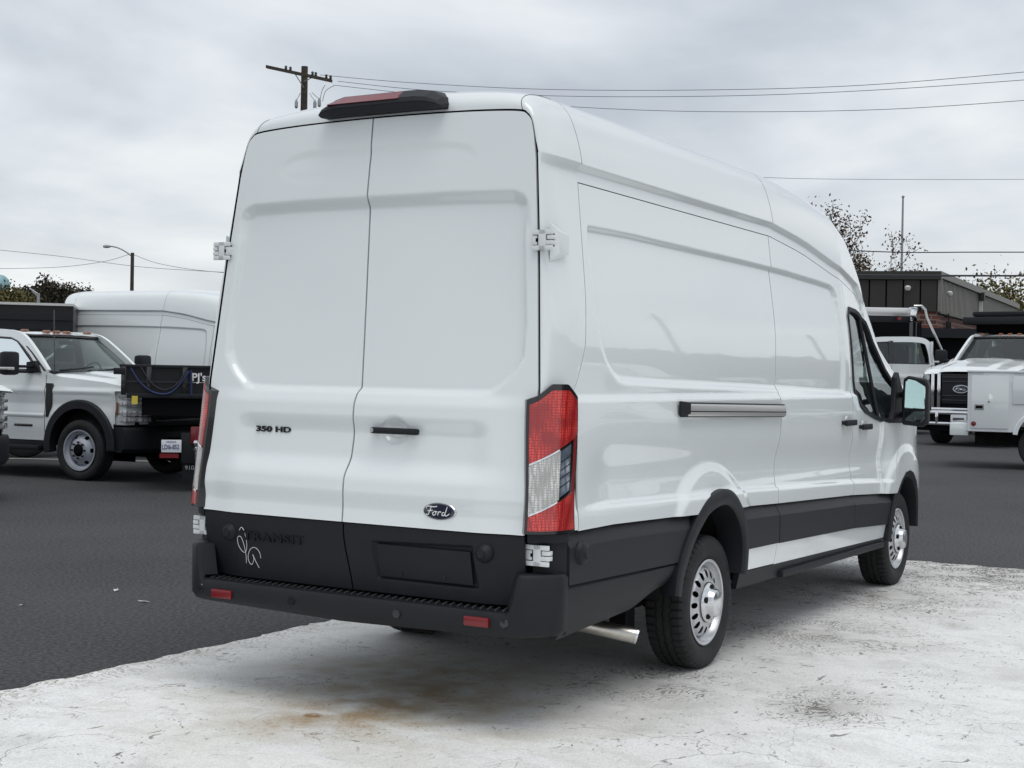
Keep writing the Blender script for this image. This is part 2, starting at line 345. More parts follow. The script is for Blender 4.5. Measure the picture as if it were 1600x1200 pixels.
def ragged(a, b, step=.05, amp=.02):
    a, b = Vector(a), Vector(b); n = max(2, int((b-a).length/step)); d = (b-a).normalized(); nn = Vector((-d.y, d.x))
    return [a+(b-a)*(i/n)+nn*(amp*(noise.noise(Vector((a.x*3+i*.31, a.y, 1)))+.5*noise.noise(Vector((i*.9, a.x, 5))))) for i in range(n)]
pad = ragged((-6, 1.75), (2.0, 1.52), amp=.045)+ragged((2.0, 1.52), (7.2, 1.45))+ragged((7.2, 1.45), (7.27, -9), amp=.05)+ragged((7.27, -9), (-6, -9), step=.5)
g = MB(); n = len(pad); g.add([(p.x, p.y, .004) for p in pad], [tuple(range(n))])
tag(g.build('concrete_pad', 'concrete', smooth=False), 'worn whitish cracked concrete slab under the van', kind='structure')
# painted bay lines far left
for a, b, w in (((9.2, 18.2), (12.6, 12.0), .1),):
    d = (Vector(b)-Vector(a)).normalized(); q = Vector((-d.y, d.x))*w/2; g = MB()
    g.add([(*(Vector(a)-q), .004), (*(Vector(b)-q), .004), (*(Vector(b)+q), .004), (*(Vector(a)+q), .004)], [(0, 1, 2, 3)])
    tag(g.build('bay_line', 'light_line', smooth=False), 'faint painted bay line on the asphalt behind the pickup', kind='structure')

# ================================================================== CARGO VAN (heading +x)
van = empty('cargo_van', label='large white high-roof cargo van seen from behind, parked on the concrete slab in front', cat='van')
_w = [(.40, 1.0), (.55, 1.015), (.70, 1.024), (.9, 1.030), (1.0, 1.022), (1.2, 1.015), (1.35, 1.010), (1.48, 1.002), (1.62, .9985), (1.75, .990), (1.90, .972), (2.13, .933), (2.38, .890), (2.52, .868)]
_wc = crv([(b, 0, a) for a, b in _w], 12); Wz = (np.array([p.z for p in _wc]), np.array([p.x for p in _wc]))
def zg(x): return np.interp(x, [0, 3.05, 3.5, 3.7, 4.2, 4.6, 4.9, 5.11, 5.55, 6.0, 6.3, 6.5, 6.62], [2.52, 2.50, 2.455, 2.43, 2.345, 2.29, 2.24, 2.09, 1.72, 1.38, 1.2, 1.05, .9])
def taper(X, Z):
    t = 1-.30*np.clip((X-5.75)/.95, 0, 2)**2.2
    return t - .125*np.clip((X-4.35), 0, 2)*ss(Z, 1.32, 1.8)*(1-.25*ss(X, 5, 6))
PANEL = [(.60, 2.245), (3.05, 2.222), (4.10, 2.185), (4.20, 2.165), (4.25, 2.10), (4.28, 1.87), (4.25, 1.48), (4.22, 1.445), (3.0, 1.478), (.86, 1.515), (.76, 1.535), (.66, 1.60), (.585, 1.72), (.575, 2.10), (.585, 2.20)]
def smooth_poly(p, it=2):
    for _ in range(it):
        q = []
        for i in range(len(p)):
            a, b = np.array(p[i]), np.array(p[(i+1) % len(p)]); q += [tuple(.8*a+.2*b), tuple(.2*a+.8*b)]
        p = q
    return p
PANEL = smooth_poly(PANEL, 1)
AX1, AX2, TR = 1.93, 5.68, .356
def zclad(x): return np.interp(x, [.2, .66, 1.6, 2.32, 2.88, 4.3, 5.25, 6.6], [.892, .893, .866, .855, .834, .789, .742, .70])
ARCH_R = [(1.335, .47), (1.355, .56), (1.41, .65), (1.50, .755), (1.60, .835), (1.72, .905), (1.85, .94), (1.98, .95), (2.10, .92), (2.21, .845), (2.28, .76), (2.315, .66), (2.315, .56), (2.30, .47)]
ARCH_F = [(5.15, .40), (5.18, .50), (5.25, .62), (5.34, .74), (5.45, .835), (5.56, .89), (5.68, .90), (5.80, .875), (5.93, .80), (6.02, .71), (6.08, .60), (6.10, .50), (6.10, .42)]
def archz(X, A):
    a = np.array(A); return np.interp(X, a[:, 0]+np.arange(len(a))*1e-6, a[:, 1], left=-9, right=-9)
def bulge(X, Z, A, cx, cz, r0):
    d = np.hypot(X-cx, (Z-cz)*1.0); return .021*ss(-d, -(r0+.17), -(r0+.09))
def Yside(X, Z):
    y = np.interp(Z, *Wz)
    d = sdpoly(X, Z, PANEL)
    y = y - .020*ss(-d, -.004, np.where(Z > 2.1, .020, .036))
    # gutter: overhang, flat strip
    g = zg(X); y = y + (.012 - .028*ss(-Z, -(g-.001), -(g-.034)))*(X < 5.05)*(Z > g-.2) - .016*(X < 5.05)*(Z <= g-.2)
    zt = zclad(X)
    # shoulder under the panel, door-body hollow, ledge above the cladding
    y = y + .015*ss(-Z, -1.470, -1.440)
    zz = Z-(zt-.86)
    hollow = .016*np.exp(-((zz-1.10)/.13)**2)
    edge = ss(X, .30, .70)*ss(-X, -5.35, -5.05)
    y = y - hollow*edge
    y = y - (.020*ss(zz, .928, .952)*ss(-zz, -1.25, -1.02))*edge
    y = y + bulge(X, Z, ARCH_R, 1.86, .46, .50)*ss(-Z, -1.3, -1.12)*.9
    y = y + bulge(X, Z, ARCH_F, 5.62, .44, .48)*.8
    return y*taper(X, Z)
SEC = np.array([(1, 0), (.985, .18), (.962, .38), (.925, .60), (.875, .755), (.79, .865), (.6, .94), (.32, .985), (0, 1)])
SECS = np.array([tuple(p)[:2] for p in crv([(a, b, 0) for a, b in SEC], 6)])
def roofz(x): return np.interp(x, [0, .5, 3.3, 3.9, 4.4, 4.75, 4.98, 5.2, 5.5, 6.1, 6.35, 6.55, 6.66], [2.865, 2.875, 2.875, 2.845, 2.785, 2.69, 2.52, 2.25, 1.94, 1.40, 1.24, 1.10, .98])
def yg(x): return Yside(np.array([x], float), np.array([float(zg(x))-.001]))[0]
def xr(z): return .07+.095*(z-.9)*ss(z, .3, .9) if np.isscalar(z) else .07+.095*(z-.9)
def yd(z): return np.interp(z, [.5, .88, 1.2, 1.5, 2.12, 2.5, 2.6], [.90, .908, .925, .930, .882, .845, .83])
NSE = 2.5
def corner(Z, PH, off=0.0, xs=.52):
    """rear corner at height z: PH 0 on the side .. 1 at the rear door edge; returns x, |y|"""
    a = np.clip(PH, 0, 1)*PI/2; xs_ = xs-.20*ss(-Z, -1.75, -1.45)
    W = Yside(np.full_like(Z, .45), Z); R = xr(Z)-off; W = W+off; Yd = yd(Z)
    n = 1.5+1.0*ss(Z, 1.45, 1.8); X = xs_-(xs_-R)*np.abs(np.sin(a))**(2/n); Y = Yd+(W-Yd)*np.abs(np.cos(a))**(2/n)
    return X, Y
gap = .0055
def side_patch(name, xl, xrr, zb, zt, sgn, material='white_paint', parent=van, nx=120, nz=90, off=0, holes=None, lip=.009):
    def co(s, t):
        X = s*0+2.; Z = t*0+1.
        X = np.full(s.shape, 2.0); Z = np.full(s.shape, 1.0)
        X = (xl(Z)+xrr(Z))/2+0*s
        for _ in range(6):
            Z = zb(X)+(zt(X)-zb(X))*t; X = xl(Z)+(xrr(Z)-xl(Z))*s
        return X, Z
    m = MB()
    def F(s, t):
        X, Z = co(s, t); return X, sgn*(Yside(X, Z)+off), Z
    m.grid(F, nx, nz)
    if holes:
        V = np.array(m.v); c = np.array([V[list(f)].mean(0) for f in m.f]); keep = np.ones(len(c), bool)
        for h in holes: keep &= sdpoly(c[:, 0], c[:, 2], h) > 0
        m.f = [f for f, k in zip(m.f, keep) if k]
    if lip:
        for (s0, t0, s1, t1, k) in ((0, 0, 0, 1, nz), (1, 0, 1, 1, nz), (0, 0, 1, 0, nx), (0, 1, 1, 1, nx)):
            s = np.linspace(s0, s1, k); t = np.linspace(t0, t1, k); X, Z = co(s, t); Y = Yside(X, Z)+off
            v = [(x, sgn*y, z) for x, y, z in zip(X, Y, Z)]+[(x, sgn*(y-lip), z) for x, y, z in zip(X, Y, Z)]
            m.add(v, [(i, i+1, k+i+1, k+i) for i in range(k-1)])
    return m.build(name, material, parent, mirror_fix=False, angle=50)
FD_TOP = lambda X: np.where(X < 5.02, np.minimum(DT(X), zg(X)-.02)-.003, zg(X)-.004)
cst = lambda c: (lambda z: np.zeros_like(z)+c)
tab = lambda zs, xs: (lambda z: np.interp(z, zs, xs))
seamR = tab([.4, 1.485, 1.546, 1.689, 1.947, 2.3, 2.478, 2.6], [.30, .32, .365, .44, .485, .535, .56, .57])
seamS = tab([.40, .47, .60, .9, 1.18, 1.37, 1.49, 1.9, 2.23, 2.5], [2.83, 2.83, 2.86, 2.86, 2.915, 2.94, 2.93, 2.985, 3.01, 3.04])
seamD = tab([.5, 1.1, 1.3, 1.7, 2.16, 2.3], [4.36, 4.365, 4.36, 4.385, 4.41, 4.41])
WIN = smooth_poly([(4.47, 2.055), (4.44, 1.75), (4.44, 1.50), (4.56, 1.35), (4.92, 1.275), (5.25, 1.25), (5.66, 1.26), (5.72, 1.36), (5.55, 1.57), (5.18, 1.90), (5.02, 1.99), (4.84, 2.045)], 1)
WINW = np.array(WIN)
ztop = lambda X: zg(X)
def zbot(X):
    b = zclad(X)-.012
    return np.maximum(b, np.maximum(archz(X, ARCH_R)-.02, archz(X, ARCH_F)-.02))
DT = lambda X: zg(X)-.085                                  # thin joint under the gutter strip
for sg in (-1, 1):
    side_patch('body_side', lambda z: seamR(z)+gap, lambda z: seamS(z)-gap, zbot, lambda X: DT(X)-.003, sg, nx=300, nz=170)
    side_patch('sliding_door' if sg < 0 else 'body_side', lambda z: seamS(z)+gap, lambda z: seamD(z)-gap, zbot, lambda X: DT(X)-.003, sg, nx=110, nz=130)
    side_patch('front_door', lambda z: seamD(z)+gap, lambda z: 5.30+.40*ss(z, .9, 1.3)-.0, zbot, FD_TOP, sg, nx=150, nz=150, holes=[WIN])
    side_patch('fender', lambda z: 5.31+.40*ss(z, .9, 1.3), lambda z: 6.62+0*z, zbot, lambda X: zg(X), sg, nx=120, nz=60)
    side_patch('gutter_strip', lambda z: .545+0*z, lambda z: 5.10+0*z, lambda X: DT(X)+.002, lambda X: zg(X), sg, nx=160, nz=22, lip=.01)
# dark backing behind the joints
for sg in (-1, 1):
    g = MB(); g.grid(lambda s, t: ((lambda X, Z: (X, sg*(Yside(X, Z)-.022), Z))(.25+(4.33-.25)*s, .95+(2.46-.95)*t)), 60, 40)
    g.v = [(x, y, min(z, float(zg(x))-.02)) for x, y, z in g.v]; g.build('inner_skin', 'gap_black', van, mirror_fix=False)
# roof
def roofF(x0, x1, dx=.0, off=0.0):
    def F(s, t):
        X = x0+(x1-x0)*s; w = 2*t-1; idx = np.abs(w)*(len(SECS)-1); k = len(SECS)-1
        ya = np.interp(k-idx, np.arange(k+1), SECS[:, 0]); za = np.interp(k-idx, np.arange(k+1), SECS[:, 1])
        YG = np.interp(X, XT, YT); zgx = zg(X); Z = zgx+(roofz(X)-zgx)*za
        Xd = X+.24*(1-np.minimum(1, ya))**.8*ss(X, 4.2, 5.3)
        return Xd, np.sign(w)*(-1)*YG*ya, Z+off
    return F
XT = np.linspace(.2, 6.62, 160); YT = np.array([yg(x) for x in XT])
def roof_part(name, x0, x1, material, n): g = MB(); g.grid(roofF(x0, x1), n, 97); return g.build(name, material, van, mirror_fix=False, angle=60)
roof_part('roof', .569, 3.068, 'white_paint', 40); roof_part('roof', 3.074, 5.02, 'white_paint', 60)
def roof_band(name, x0, x1, t0, t1, material, n, k): g = MB(); F0 = roofF(x0, x1); g.grid(lambda s, t: F0(s, t0+(t1-t0)*t), n, k); return g.build(name, material, van, mirror_fix=False, angle=60)
roof_band('windscreen', 5.03, 5.93, .16, .84, 'windscreen_glass', 40, 50)
for a, b in ((0, .158), (.842, 1)): roof_band('windscreen_pillar', 5.03, 5.93, a, b, 'white_paint', 40, 20)
0; roof_part('hood', 5.94, 6.62, 'white_paint', 30)
g = MB(); g.grid(roofF(.50, 4.95, off=-.035), 60, 49); g.v = [(x, y*.965, z) for x, y, z in g.v]; g.build('roof_liner', 'gap_black', van, mirror_fix=False)
# rear corner hoop: D pillars and the roof end above the doors, one shell
OUT = np.array([(.846, 2.52), (.828, 2.58), (.814, 2.635), (.800, 2.675), (.778, 2.703), (.735, 2.722), (.55, 2.735), (.30, 2.742), (0, 2.745)])
OUTS = np.array([tuple(p)[:2] for p in crv([(a, b, 0) for a, b in OUT], 6)])
g = MB(); NZ, NR, NS = 70, len(SECS), 30; V = []
zs = np.linspace(.885, 2.52, NZ)
ph = np.linspace(0, 1, NS)**.8
rows = []
for z in zs:
    Z = np.full(NS, z); X, Y = corner(Z, ph, xs=.56); xs_ = float(seamR(z)); X = xr(z)+(X-xr(z))*(xs_-xr(z))/max(1e-6, X[0]-xr(z)); rows.append([(a, -b, z) for a, b in zip(X, Y)])
yg0 = float(np.interp(.565, XT, YT))
for k in range(1, NR):
    A = np.array([.565, yg0*SECS[k, 0], float(zg(.56))+(float(roofz(.56))-float(zg(.56)))*SECS[k, 1]]); zz = OUTS[k, 1]
    B = np.array([xr(zz)+.0, OUTS[k, 0], zz]); a = ph*PI/2
    X = A[0]-(A[0]-B[0])*np.sin(a)**(2/NSE); w = np.cos(a)**(2/NSE)
    rows.append([(x, -(B[1]+(A[1]-B[1])*q), B[2]+(A[2]-B[2])*q) for x, q in zip(X, w)])
full = rows+[[(x, -y, z) for x, y, z in r] for r in rows[::-1][1:]]
v = [p for r in full for p in r]; nr = len(full)
g.add(v, [(i*NS+j, i*NS+j+1, (i+1)*NS+j+1, (i+1)*NS+j) for i in range(nr-1) for j in range(NS-1)])
# return flange into the door opening
e1 = [r[-1] for r in full]; g.build('rear_corner_shell', 'white_paint', van, mirror_fix=True, angle=60)
g = MB(); g.add([(x+.0015, y, z) for x, y, z in e1]+[(x+.04, y*.985, z) for x, y, z in e1], [(i, i+1, nr+i+1, nr+i) for i in range(nr-1)]); g.build('door_seal', 'gap_black', van)
kj = NZ+int(np.argmin(np.abs(OUTS[1:, 0]-.745)))
for sg in (-1, 1): g = MB(); g.tube([(x, y*(1 if sg < 0 else -1), z) for x, y, z in rows[kj]], .0016, 5); g.build('roof_joint', 'gap_black', van)

# ---- rear doors
def bandz(Z, a, b, k=.02): return ss(Z, a-k, a+k)*ss(-Z, -b-k, -b+k)
BIGP = smooth_poly([(-.80, 2.24), (-.79, 2.31), (-.72, 2.342), (.72, 2.342), (.79, 2.31), (.80, 2.24), (.852, 1.66), (.79, 1.55), (.70, 1.47), (.64, 1.458), (-.64, 1.458), (-.70, 1.47), (-.79, 1.55), (-.852, 1.66)], 1)
UPP = smooth_poly([(-.50, 2.57), (-.38, 2.60), (.42, 2.605), (.54, 2.575), (.60, 2.50), (.50, 2.44), (-.46, 2.44), (-.56, 2.50)], 2)
def rear_off(Y, Z):
    """outward (-x) relief of the rear doors"""
    A = np.abs(Y); d = sdpoly(Y, Z, BIGP); o = -.030*ss(-d, -.004, .026)
    top = ss(Z, 2.25, 2.30); o = o + ss(Z, 2.15, 2.25)*(-.030*ss(-d, -.034, .034)-o)
    d2 = sdpoly(Y, Z, UPP); o = o - .005*ss(-d2, -.01, .03)*(.35+.65*ss(Z, 2.50, 2.57))
    side = 1-ss(A, .66, .86)
    # lower body: shoulder, hollow round the handle, second shoulder
    o = o + .022*ss(-Z, -1.475, -1.40)*(.35+.65*side)
    o = o - .020*ss(-Z, -1.36, -1.27)*(1-ss(A, .60, .74))*ss(Z, 1.06, 1.18)
    o = o + .022*ss(-Z, -1.17, -1.06)*(.3+.7*side)
    o = o - .010*ss(-Z, -1.02, -.93)
    o = o + .012*np.clip(1-(Y/.9)**2, 0, 1)
    # dish for the fingers behind the door handle
    dd = np.hypot((Y+.205)/.075, (Z-1.292)/.062); o = o - .026*ss(-dd, -1.05, -.6)*(Z > 1.0)
    return o
def seamC(z): return np.interp(z, [.5, .83, .94, 1.1, 1.25, 1.36, 1.46, 1.85, 2.35, 2.75], [0.0, .028, .03, .03, .02, .02, .018, .03, .048, .046])
def outline_y(z, s):  # half width of the door opening at z
    yy = np.where(z <= 2.52, yd(z), np.interp(z, OUTS[:, 1], OUTS[:, 0])); return yy
def ztopd(y): return np.interp(np.abs(y), OUTS[::-1, 0], OUTS[::-1, 1])
def rear_door(sg, z0, z1f, name, material, extra=None, nz=200, ny=110, holes=None):
    def co(s, t):
        Z = np.full(s.shape, 1.5); Y = s*.5*sg
        for _ in range(8):
            hw = np.interp(Z, [.5, .88, 1.2, 1.5, 2.12, 2.5, 2.6, 2.66], [.90, .908, .925, .930, .882, .845, .828, .812])-.0125
            c = seamC(Z)+sg*gap*.8; Y = c+(sg*hw-c)*s; Z = z0+(z1f(Y)-z0)*t
        # round the upper outer corner
        lim = ztopd(Y)-.010; Z = np.minimum(Z, lim)
        return Y, Z
    def X_(Y, Z): return xr(Z)-rear_off(Y, Z)-(extra(Y, Z) if extra else 0)
    m = MB(); m.grid(lambda s, t: (lambda YZ: (X_(*YZ), YZ[0], YZ[1]))(co(s, t)), ny, nz)
    for (s0, t0, s1, t1, k) in ((0, 0, 0, 1, nz), (1, 0, 1, 1, nz), (0, 0, 1, 0, ny), (0, 1, 1, 1, ny)):
        s = np.linspace(s0, s1, k); t = np.linspace(t0, t1, k); Y, Z = co(s, t); X = X_(Y, Z)
        m.add([(x, y, z) for x, y, z in zip(X, Y, Z)]+[(x+.012, y, z) for x, y, z in zip(X, Y, Z)], [(i, i+1, k+i+1, k+i) for i in range(k-1)])
    return m.build(name, material, van, mirror_fix=False, angle=50)
dL = rear_door(1, .872, ztopd, 'rear_door', 'white_paint'); dL['label'] = 'left rear door carrying the 350HD badge'
dR = rear_door(-1, .872, ztopd, 'rear_door', 'white_paint'); dR['label'] = 'right rear door with handle and oval emblem'
PLT = smooth_poly([(-.67, .645), (-.67, .62), (-.645, .62), (-.16, .62), (-.135, .62), (-.135, .645), (-.125, .775), (-.125, .80), (-.15, .80), (-.635, .815), (-.66, .815), (-.66, .79)], 1)
def blk(Y, Z): return -.012 - .085*ss(-Z, -.86, -.50) - .016*ss(-sdpoly(Y, Z, PLT), 0, .012)
bL = rear_door(1, .560, lambda y: .866+0*y, 'door_cladding', 'black_plastic', blk, nz=50, ny=70)
bR = rear_door(-1, .560, lambda y: .866+0*y, 'door_cladding', 'black_plastic', blk, nz=60, ny=140)
g = MB(); g.box(.13, .15, -.90, .90, .50, 2.50); g.v = [(x+.095*(z-.9)*(z > 1), y*(1 if z < 1 else .92), z) for x, y, z in g.v]; g.build('door_backing', 'gap_black', van, smooth=False)
g = MB(); g.box(.34, .36, -.78, .78, 2.3, 2.72); g.build('door_backing', 'gap_black', van, smooth=False)
def XB(y, z): Y, Z = np.array([float(y)]), np.array([float(z)]); return float((xr(Z)-rear_off(Y, Z)-blk(Y, Z))[0])
def XD(y, z): Y, Z = np.array([float(y)]), np.array([float(z)]); return float((xr(Z)-rear_off(Y, Z))[0])
# plate mount panel
xp = XB(-.4, .71); g = MB(); g.box(xp-.012, xp-.002, -.645, -.15, .635, .785, .01); g.v = [(x+(.71-z)*.22, y, z) for x, y, z in g.v]; pm = g.build('plate_mount', 'black_plastic', van)
for yy in (-.27, -.50):
    g = MB(); g.lathe([(0, .0), (.008, .0), (.010, .008)], 10, 'x', (xp-.004, yy, .66)); g.build('screw', 'black_gloss', pm)
def dome(name, c, axis, r=.04, parent=van):
    g = MB(); s = -1
    prof = [(0, .030), (r*.42, .030), (r*.46, .026), (r*.52, .026), (r*.62, .020), (r*.9, .012), (r*1.05, -.004)]
    if axis == 'x': g.lathe([(a, -h) for a, h in prof], 28, 'x', c)
    else: g.lathe([(a, -h) for a, h in prof], 28, 'y', c)
    return g.build(name, 'black_plastic', parent)
dome('parking_sensor', (XB(-.712, .785)-.002, -.712, .785), 'x', .042); dome('parking_sensor', (XB(.712, .775)-.002, .712, .775), 'x', .042)
dome('side_camera_dome', (.325, -1.044, .785), 'y', .052)
# ---- lettering and marks
bk = dict(right=(0, -1, 0), upv=(-.02, 0, 1))
text('350 HD', .036, (XD(.5, 1.28)-.003, .600, 1.262), ext=.004, material='black_gloss', parent=dL, name='model_badge', sx=1.78, bold=.0011, space=1.03, **bk)
text('TRANSIT', .056, (XB(.4, .77)-.001, .622, .748), ext=.004, material='black_gloss', parent=bL, name='embossed_lettering', sx=1.46, bold=.0022, space=1.16, **bk)
def stroke(pts, w, org, material, parent, name, lift=.0):
    g = MB()
    for q in pts:
        c = crv([(XB(org[1]-a, org[2]+b)-.003 if lift else org[0], org[1]-a, org[2]+b) for a, b in q], 7); g.tube(c, w, 6)
    return g.build(name, material, parent)
# chalk scribble "2a"
k = 1/215.0
def px_rear(pts): # pixels in the zoomed crop -> metres from the scribble's corner
    return [((x-545)/(1533/230)*.00385, (480-y)/(1200/180)*.00378) for x, y in pts]
scr = [px_rear([(582, 352), (605, 325), (632, 350), (648, 430), (640, 500), (612, 540), (575, 520), (552, 470), (556, 415), (590, 405), (612, 460), (620, 560), (610, 632)]),
       px_rear([(778, 575), (770, 520), (730, 488), (680, 505), (645, 560), (640, 610), (668, 640), (700, 590), (695, 550), (715, 605), (745, 662)])]
scb = stroke(scr, .0014, (.052, .668, .715), 'marker_white', bL, 'chalk_scribble', lift=.006)
# oval emblem
def oval(name, c, ry, rz, d, material, parent, th=.004):
    g = MB(); n = 40; a = [2*PI*i/n for i in range(n)]
    v = [(c[0], c[1]+ry*math.cos(t), c[2]+rz*math.sin(t)) for t in a]+[(c[0]-th, c[1]+ry*.96*math.cos(t), c[2]+rz*.93*math.sin(t)) for t in a]
    g.add(v, [(i, (i+1) % n, n+(i+1) % n, n+i) for i in range(n)]+[tuple(n+i for i in range(n))]); return g.build(name, material, parent)
xe = XD(-.47, .952)
em = oval('emblem', (xe-.001, -.492, .952), .0850, .0400, 0, 'cap_silver', dR); oval('emblem_field', (xe-.0055, -.492, .952), .078, .0335, 0, 'badge_blue', em, .002)
FORD = [[(-.050, .012), (-.046, .020), (-.020, .019), (-.006, .022)], [(-.030, .019), (-.036, .002), (-.044, -.012), (-.052, -.010)], [(-.044, .003), (-.032, .004), (-.024, .006)],
        [(-.018, .000), (-.024, -.006), (-.020, -.013), (-.012, -.008), (-.010, -.001), (-.016, .002), (-.006, .001)], [(.000, .002), (-.003, -.012)], [(-.001, -.004), (.005, .002), (.011, .000)],
        [(.024, .000), (.017, -.002), (.015, -.010), (.021, -.012), (.028, -.002), (.036, .021)], [(.032, .008), (.027, -.008), (.033, -.012), (.045, -.004)]]
stroke([[(a*1.25, b*1.15) for a, b in q] for q in FORD], .0021, (xe-.010, -.492, .949), 'marker_white', em, 'script_lettering')
# ---- door handle
g = MB(); xh = XD(-.38, 1.29); g.box(xh-.040, xh-.016, -.352, -.092, 1.277, 1.306, .012); hd = g.build('door_handle', 'black_plastic', dR)
g = MB()
for yy in (-.30, -.105): g.box(xh-.02, xh+.03, yy-.02, yy+.02, 1.28, 1.303, .006)
g.build('handle_stem', 'black_plastic', hd)['kind'] = 'stuff'
g = MB(); g.lathe([(0, -.003), (.009, -.003), (.010, .003)], 14, 'x', (xh-.041, -.105, 1.292)); g.build('lock_cylinder', 'steel_silver', hd)
# ---- hinges: H shaped leaf, pin knuckles and a base
def hinge(yc, zc_, sg, xoff, w=.105, h=.088, tilt=0):
    m = MB(); x = xr(zc_)-xoff
    m.box(x-.010, x+.004, yc-.020, yc+.016, zc_-h*.5, zc_+h*.5, .003)
    for s in (-1, 1): m.box(x-.010, x+.002, yc-w*.5, yc+w*.46, zc_+s*h*.5-(.021 if s > 0 else 0), zc_+s*h*.5+(0 if s > 0 else .021), .003)
    o = m.build('hinge', 'hinge_white', van)
    q = MB(); q.box(x-.008, x+.03, yc+sg*.019, yc+sg*w*.5, zc_-.0215, zc_-.0015, .004); q.box(x-.008, x+.03, yc+sg*.025, yc+sg*w*.5, zc_+.0015, zc_+.0215, .004)
    q.box(x-.006, x+.03, yc-sg*w*.5, yc-sg*.024, zc_-.021, zc_+.021, .004); q.build('hinge_knuckle', 'hinge_white', o)['kind'] = 'stuff'
    q = MB(); q.box(x+.002, x+.02, yc-w*.46, yc+w*.46, zc_-.028, zc_+.028); q.box(x-.007, x+.01, yc-sg*.030, yc-sg*.021, zc_-.007, zc_+.008); q.build('hinge_recess', 'gap_black', o, smooth=False)
    return o
for sg in (-1, 1):
    hinge(sg*.902, 2.135, sg, .016); hinge(sg*.940, .787, sg, -.048, w=.118, h=.09)
    # faceted stop block outboard of the upper hinge
    m = MB(); x = xr(2.13)
    def hb(y, z, dx): return (x-.005+dx, sg*y, z)
    v = [hb(.915, 2.215, .03), hb(.942, 2.18, .07), hb(.942, 2.08, .07), hb(.915, 2.045, .03), hb(.946, 2.168, .15), hb(.946, 2.085, .15), hb(.90, 2.19, .12), hb(.90, 2.07, .12)]
    m.add(v, [(0, 1, 2, 3), (1, 4, 5, 2), (0, 4, 1), (3, 2, 5), (0, 3, 7, 6)]); m.build('hinge_stop', 'white_paint', van, smooth=False, bevel=.004)
# ---- tail lights: housing, red upper and lower lens, clear middle, on the corner
_a = np.linspace(0, PI/2, 200); _p = np.stack([.2*np.sin(_a)**(2/2.0), .11*np.cos(_a)**(2/2.0)], 1)
_l = np.concatenate([[0], np.cumsum(np.hypot(*np.diff(_p, axis=0).T))]); ARC_S, ARC_A = _l/_l[-1], _a
def TLg(name, zb, zt, s0, s1, off, material, sg, ns=24, nz=40, parent=van, wall=.0):
    """s: 0 at the door edge .. 1 on the body side"""
    def F(s, t):
        S = s0+(s1-s0)*s; Z = zb(S)+(zt(S)-zb(S))*t
        X0 = xr(Z)-off-.014; Y0 = .912-.030*ss(Z, .9, 1.5)
        W = np.interp(Z, [.8, 1.0, 1.5, 1.6], [1.035, 1.022, 1.008, 1.0])+off
        n = 2.0; a = np.interp(1-S, ARC_S, ARC_A)
        X = .292-.045*ss(-Z, -1.4, -.9)-((.292-.045*ss(-Z, -1.4, -.9))-X0)*np.sin(a)**(2/n); Y = Y0+(W-Y0)*np.cos(a)**(2/n)
        return X, sg*Y, Z
    m = MB(); m.grid(F, ns, nz)
    if wall:
        for (a0, b0, a1, b1, k) in ((0, 0, 0, 1, nz), (1, 0, 1, 1, nz), (0, 0, 1, 0, ns), (0, 1, 1, 1, ns)):
            s = np.linspace(a0, a1, k); t = np.linspace(b0, b1, k); X, Y, Z = F(s, t)
            m.add([(x, y, z) for x, y, z in zip(X, Y, Z)]+[(x+wall, y*(1-wall), z) for x, y, z in zip(X, Y, Z)], [(i, i+1, k+i+1, k+i) for i in range(k-1)])
    return m.build(name, material, parent, mirror_fix=False)
for sg in (-1, 1):
    topf = lambda S: np.interp(S, [0, .16, .38, .72, 1], [1.448, 1.466, 1.517, 1.517, 1.462]); botf = lambda S: .882+0*S
    h = TLg('tail_light', botf, topf, 0, 1, .016, 'gap_black', sg, wall=.045); h.data.materials[0] = M['black_gloss']
    h['label'] = 'tall tail light with red ends and a clear middle'
    dtop = lambda S: 1.165+.135*S; dbot = lambda S: .952+.125*S
    inner = lambda S: topf(S)-.026
    TLg('red_lens', lambda S: dtop(S)+.004, inner, .055, .945, .021, 'lens_red', sg, parent=h, wall=.004)
    TLg('clear_lens', lambda S: dbot(S)+.004, lambda S: dtop(S)-.004, .055, .56, .020, 'lens_clear', sg, parent=h, wall=.004)
    TLg('clear_lens', lambda S: dbot(S)+.012, lambda S: dtop(S)-.010, .57, .80, .019, 'blue_lens', sg, parent=h, wall=.004) if 'blue_lens' in M else None
    TLg('red_lens', lambda S: botf(S)+.014, lambda S: dbot(S)-.004, .055, .945, .021, 'lens_red', sg, parent=h, wall=.004)
    TLg('red_rim', lambda S: dbot(S)-.002, lambda S: dtop(S)+.002, .84, .93, .0215, 'red_reflector', sg, parent=h, wall=.004)
    for (a, b, c, d) in ((dtop, .0035, .06, .84), (dbot, .0035, .06, .84)):
        TLg('chrome_edge', lambda S, a=a: a(S)-.004, lambda S, a=a: a(S)+.004, c, d, .0225, 'chrome', sg, nz=3, parent=h)
    TLg('chrome_edge', lambda S: dbot(S), lambda S: dtop(S), .80, .84, .0225, 'chrome', sg, nz=12, ns=3, parent=h)
    for f_ in (.25, .42, .58, .74): TLg('chrome_edge', lambda S, f_=f_: dbot(S)+(dtop(S)-dbot(S))*f_-.002, lambda S, f_=f_: dbot(S)+(dtop(S)-dbot(S))*f_+.002, .56, .80, .0215, 'chrome', sg, nz=3, ns=5, parent=h)
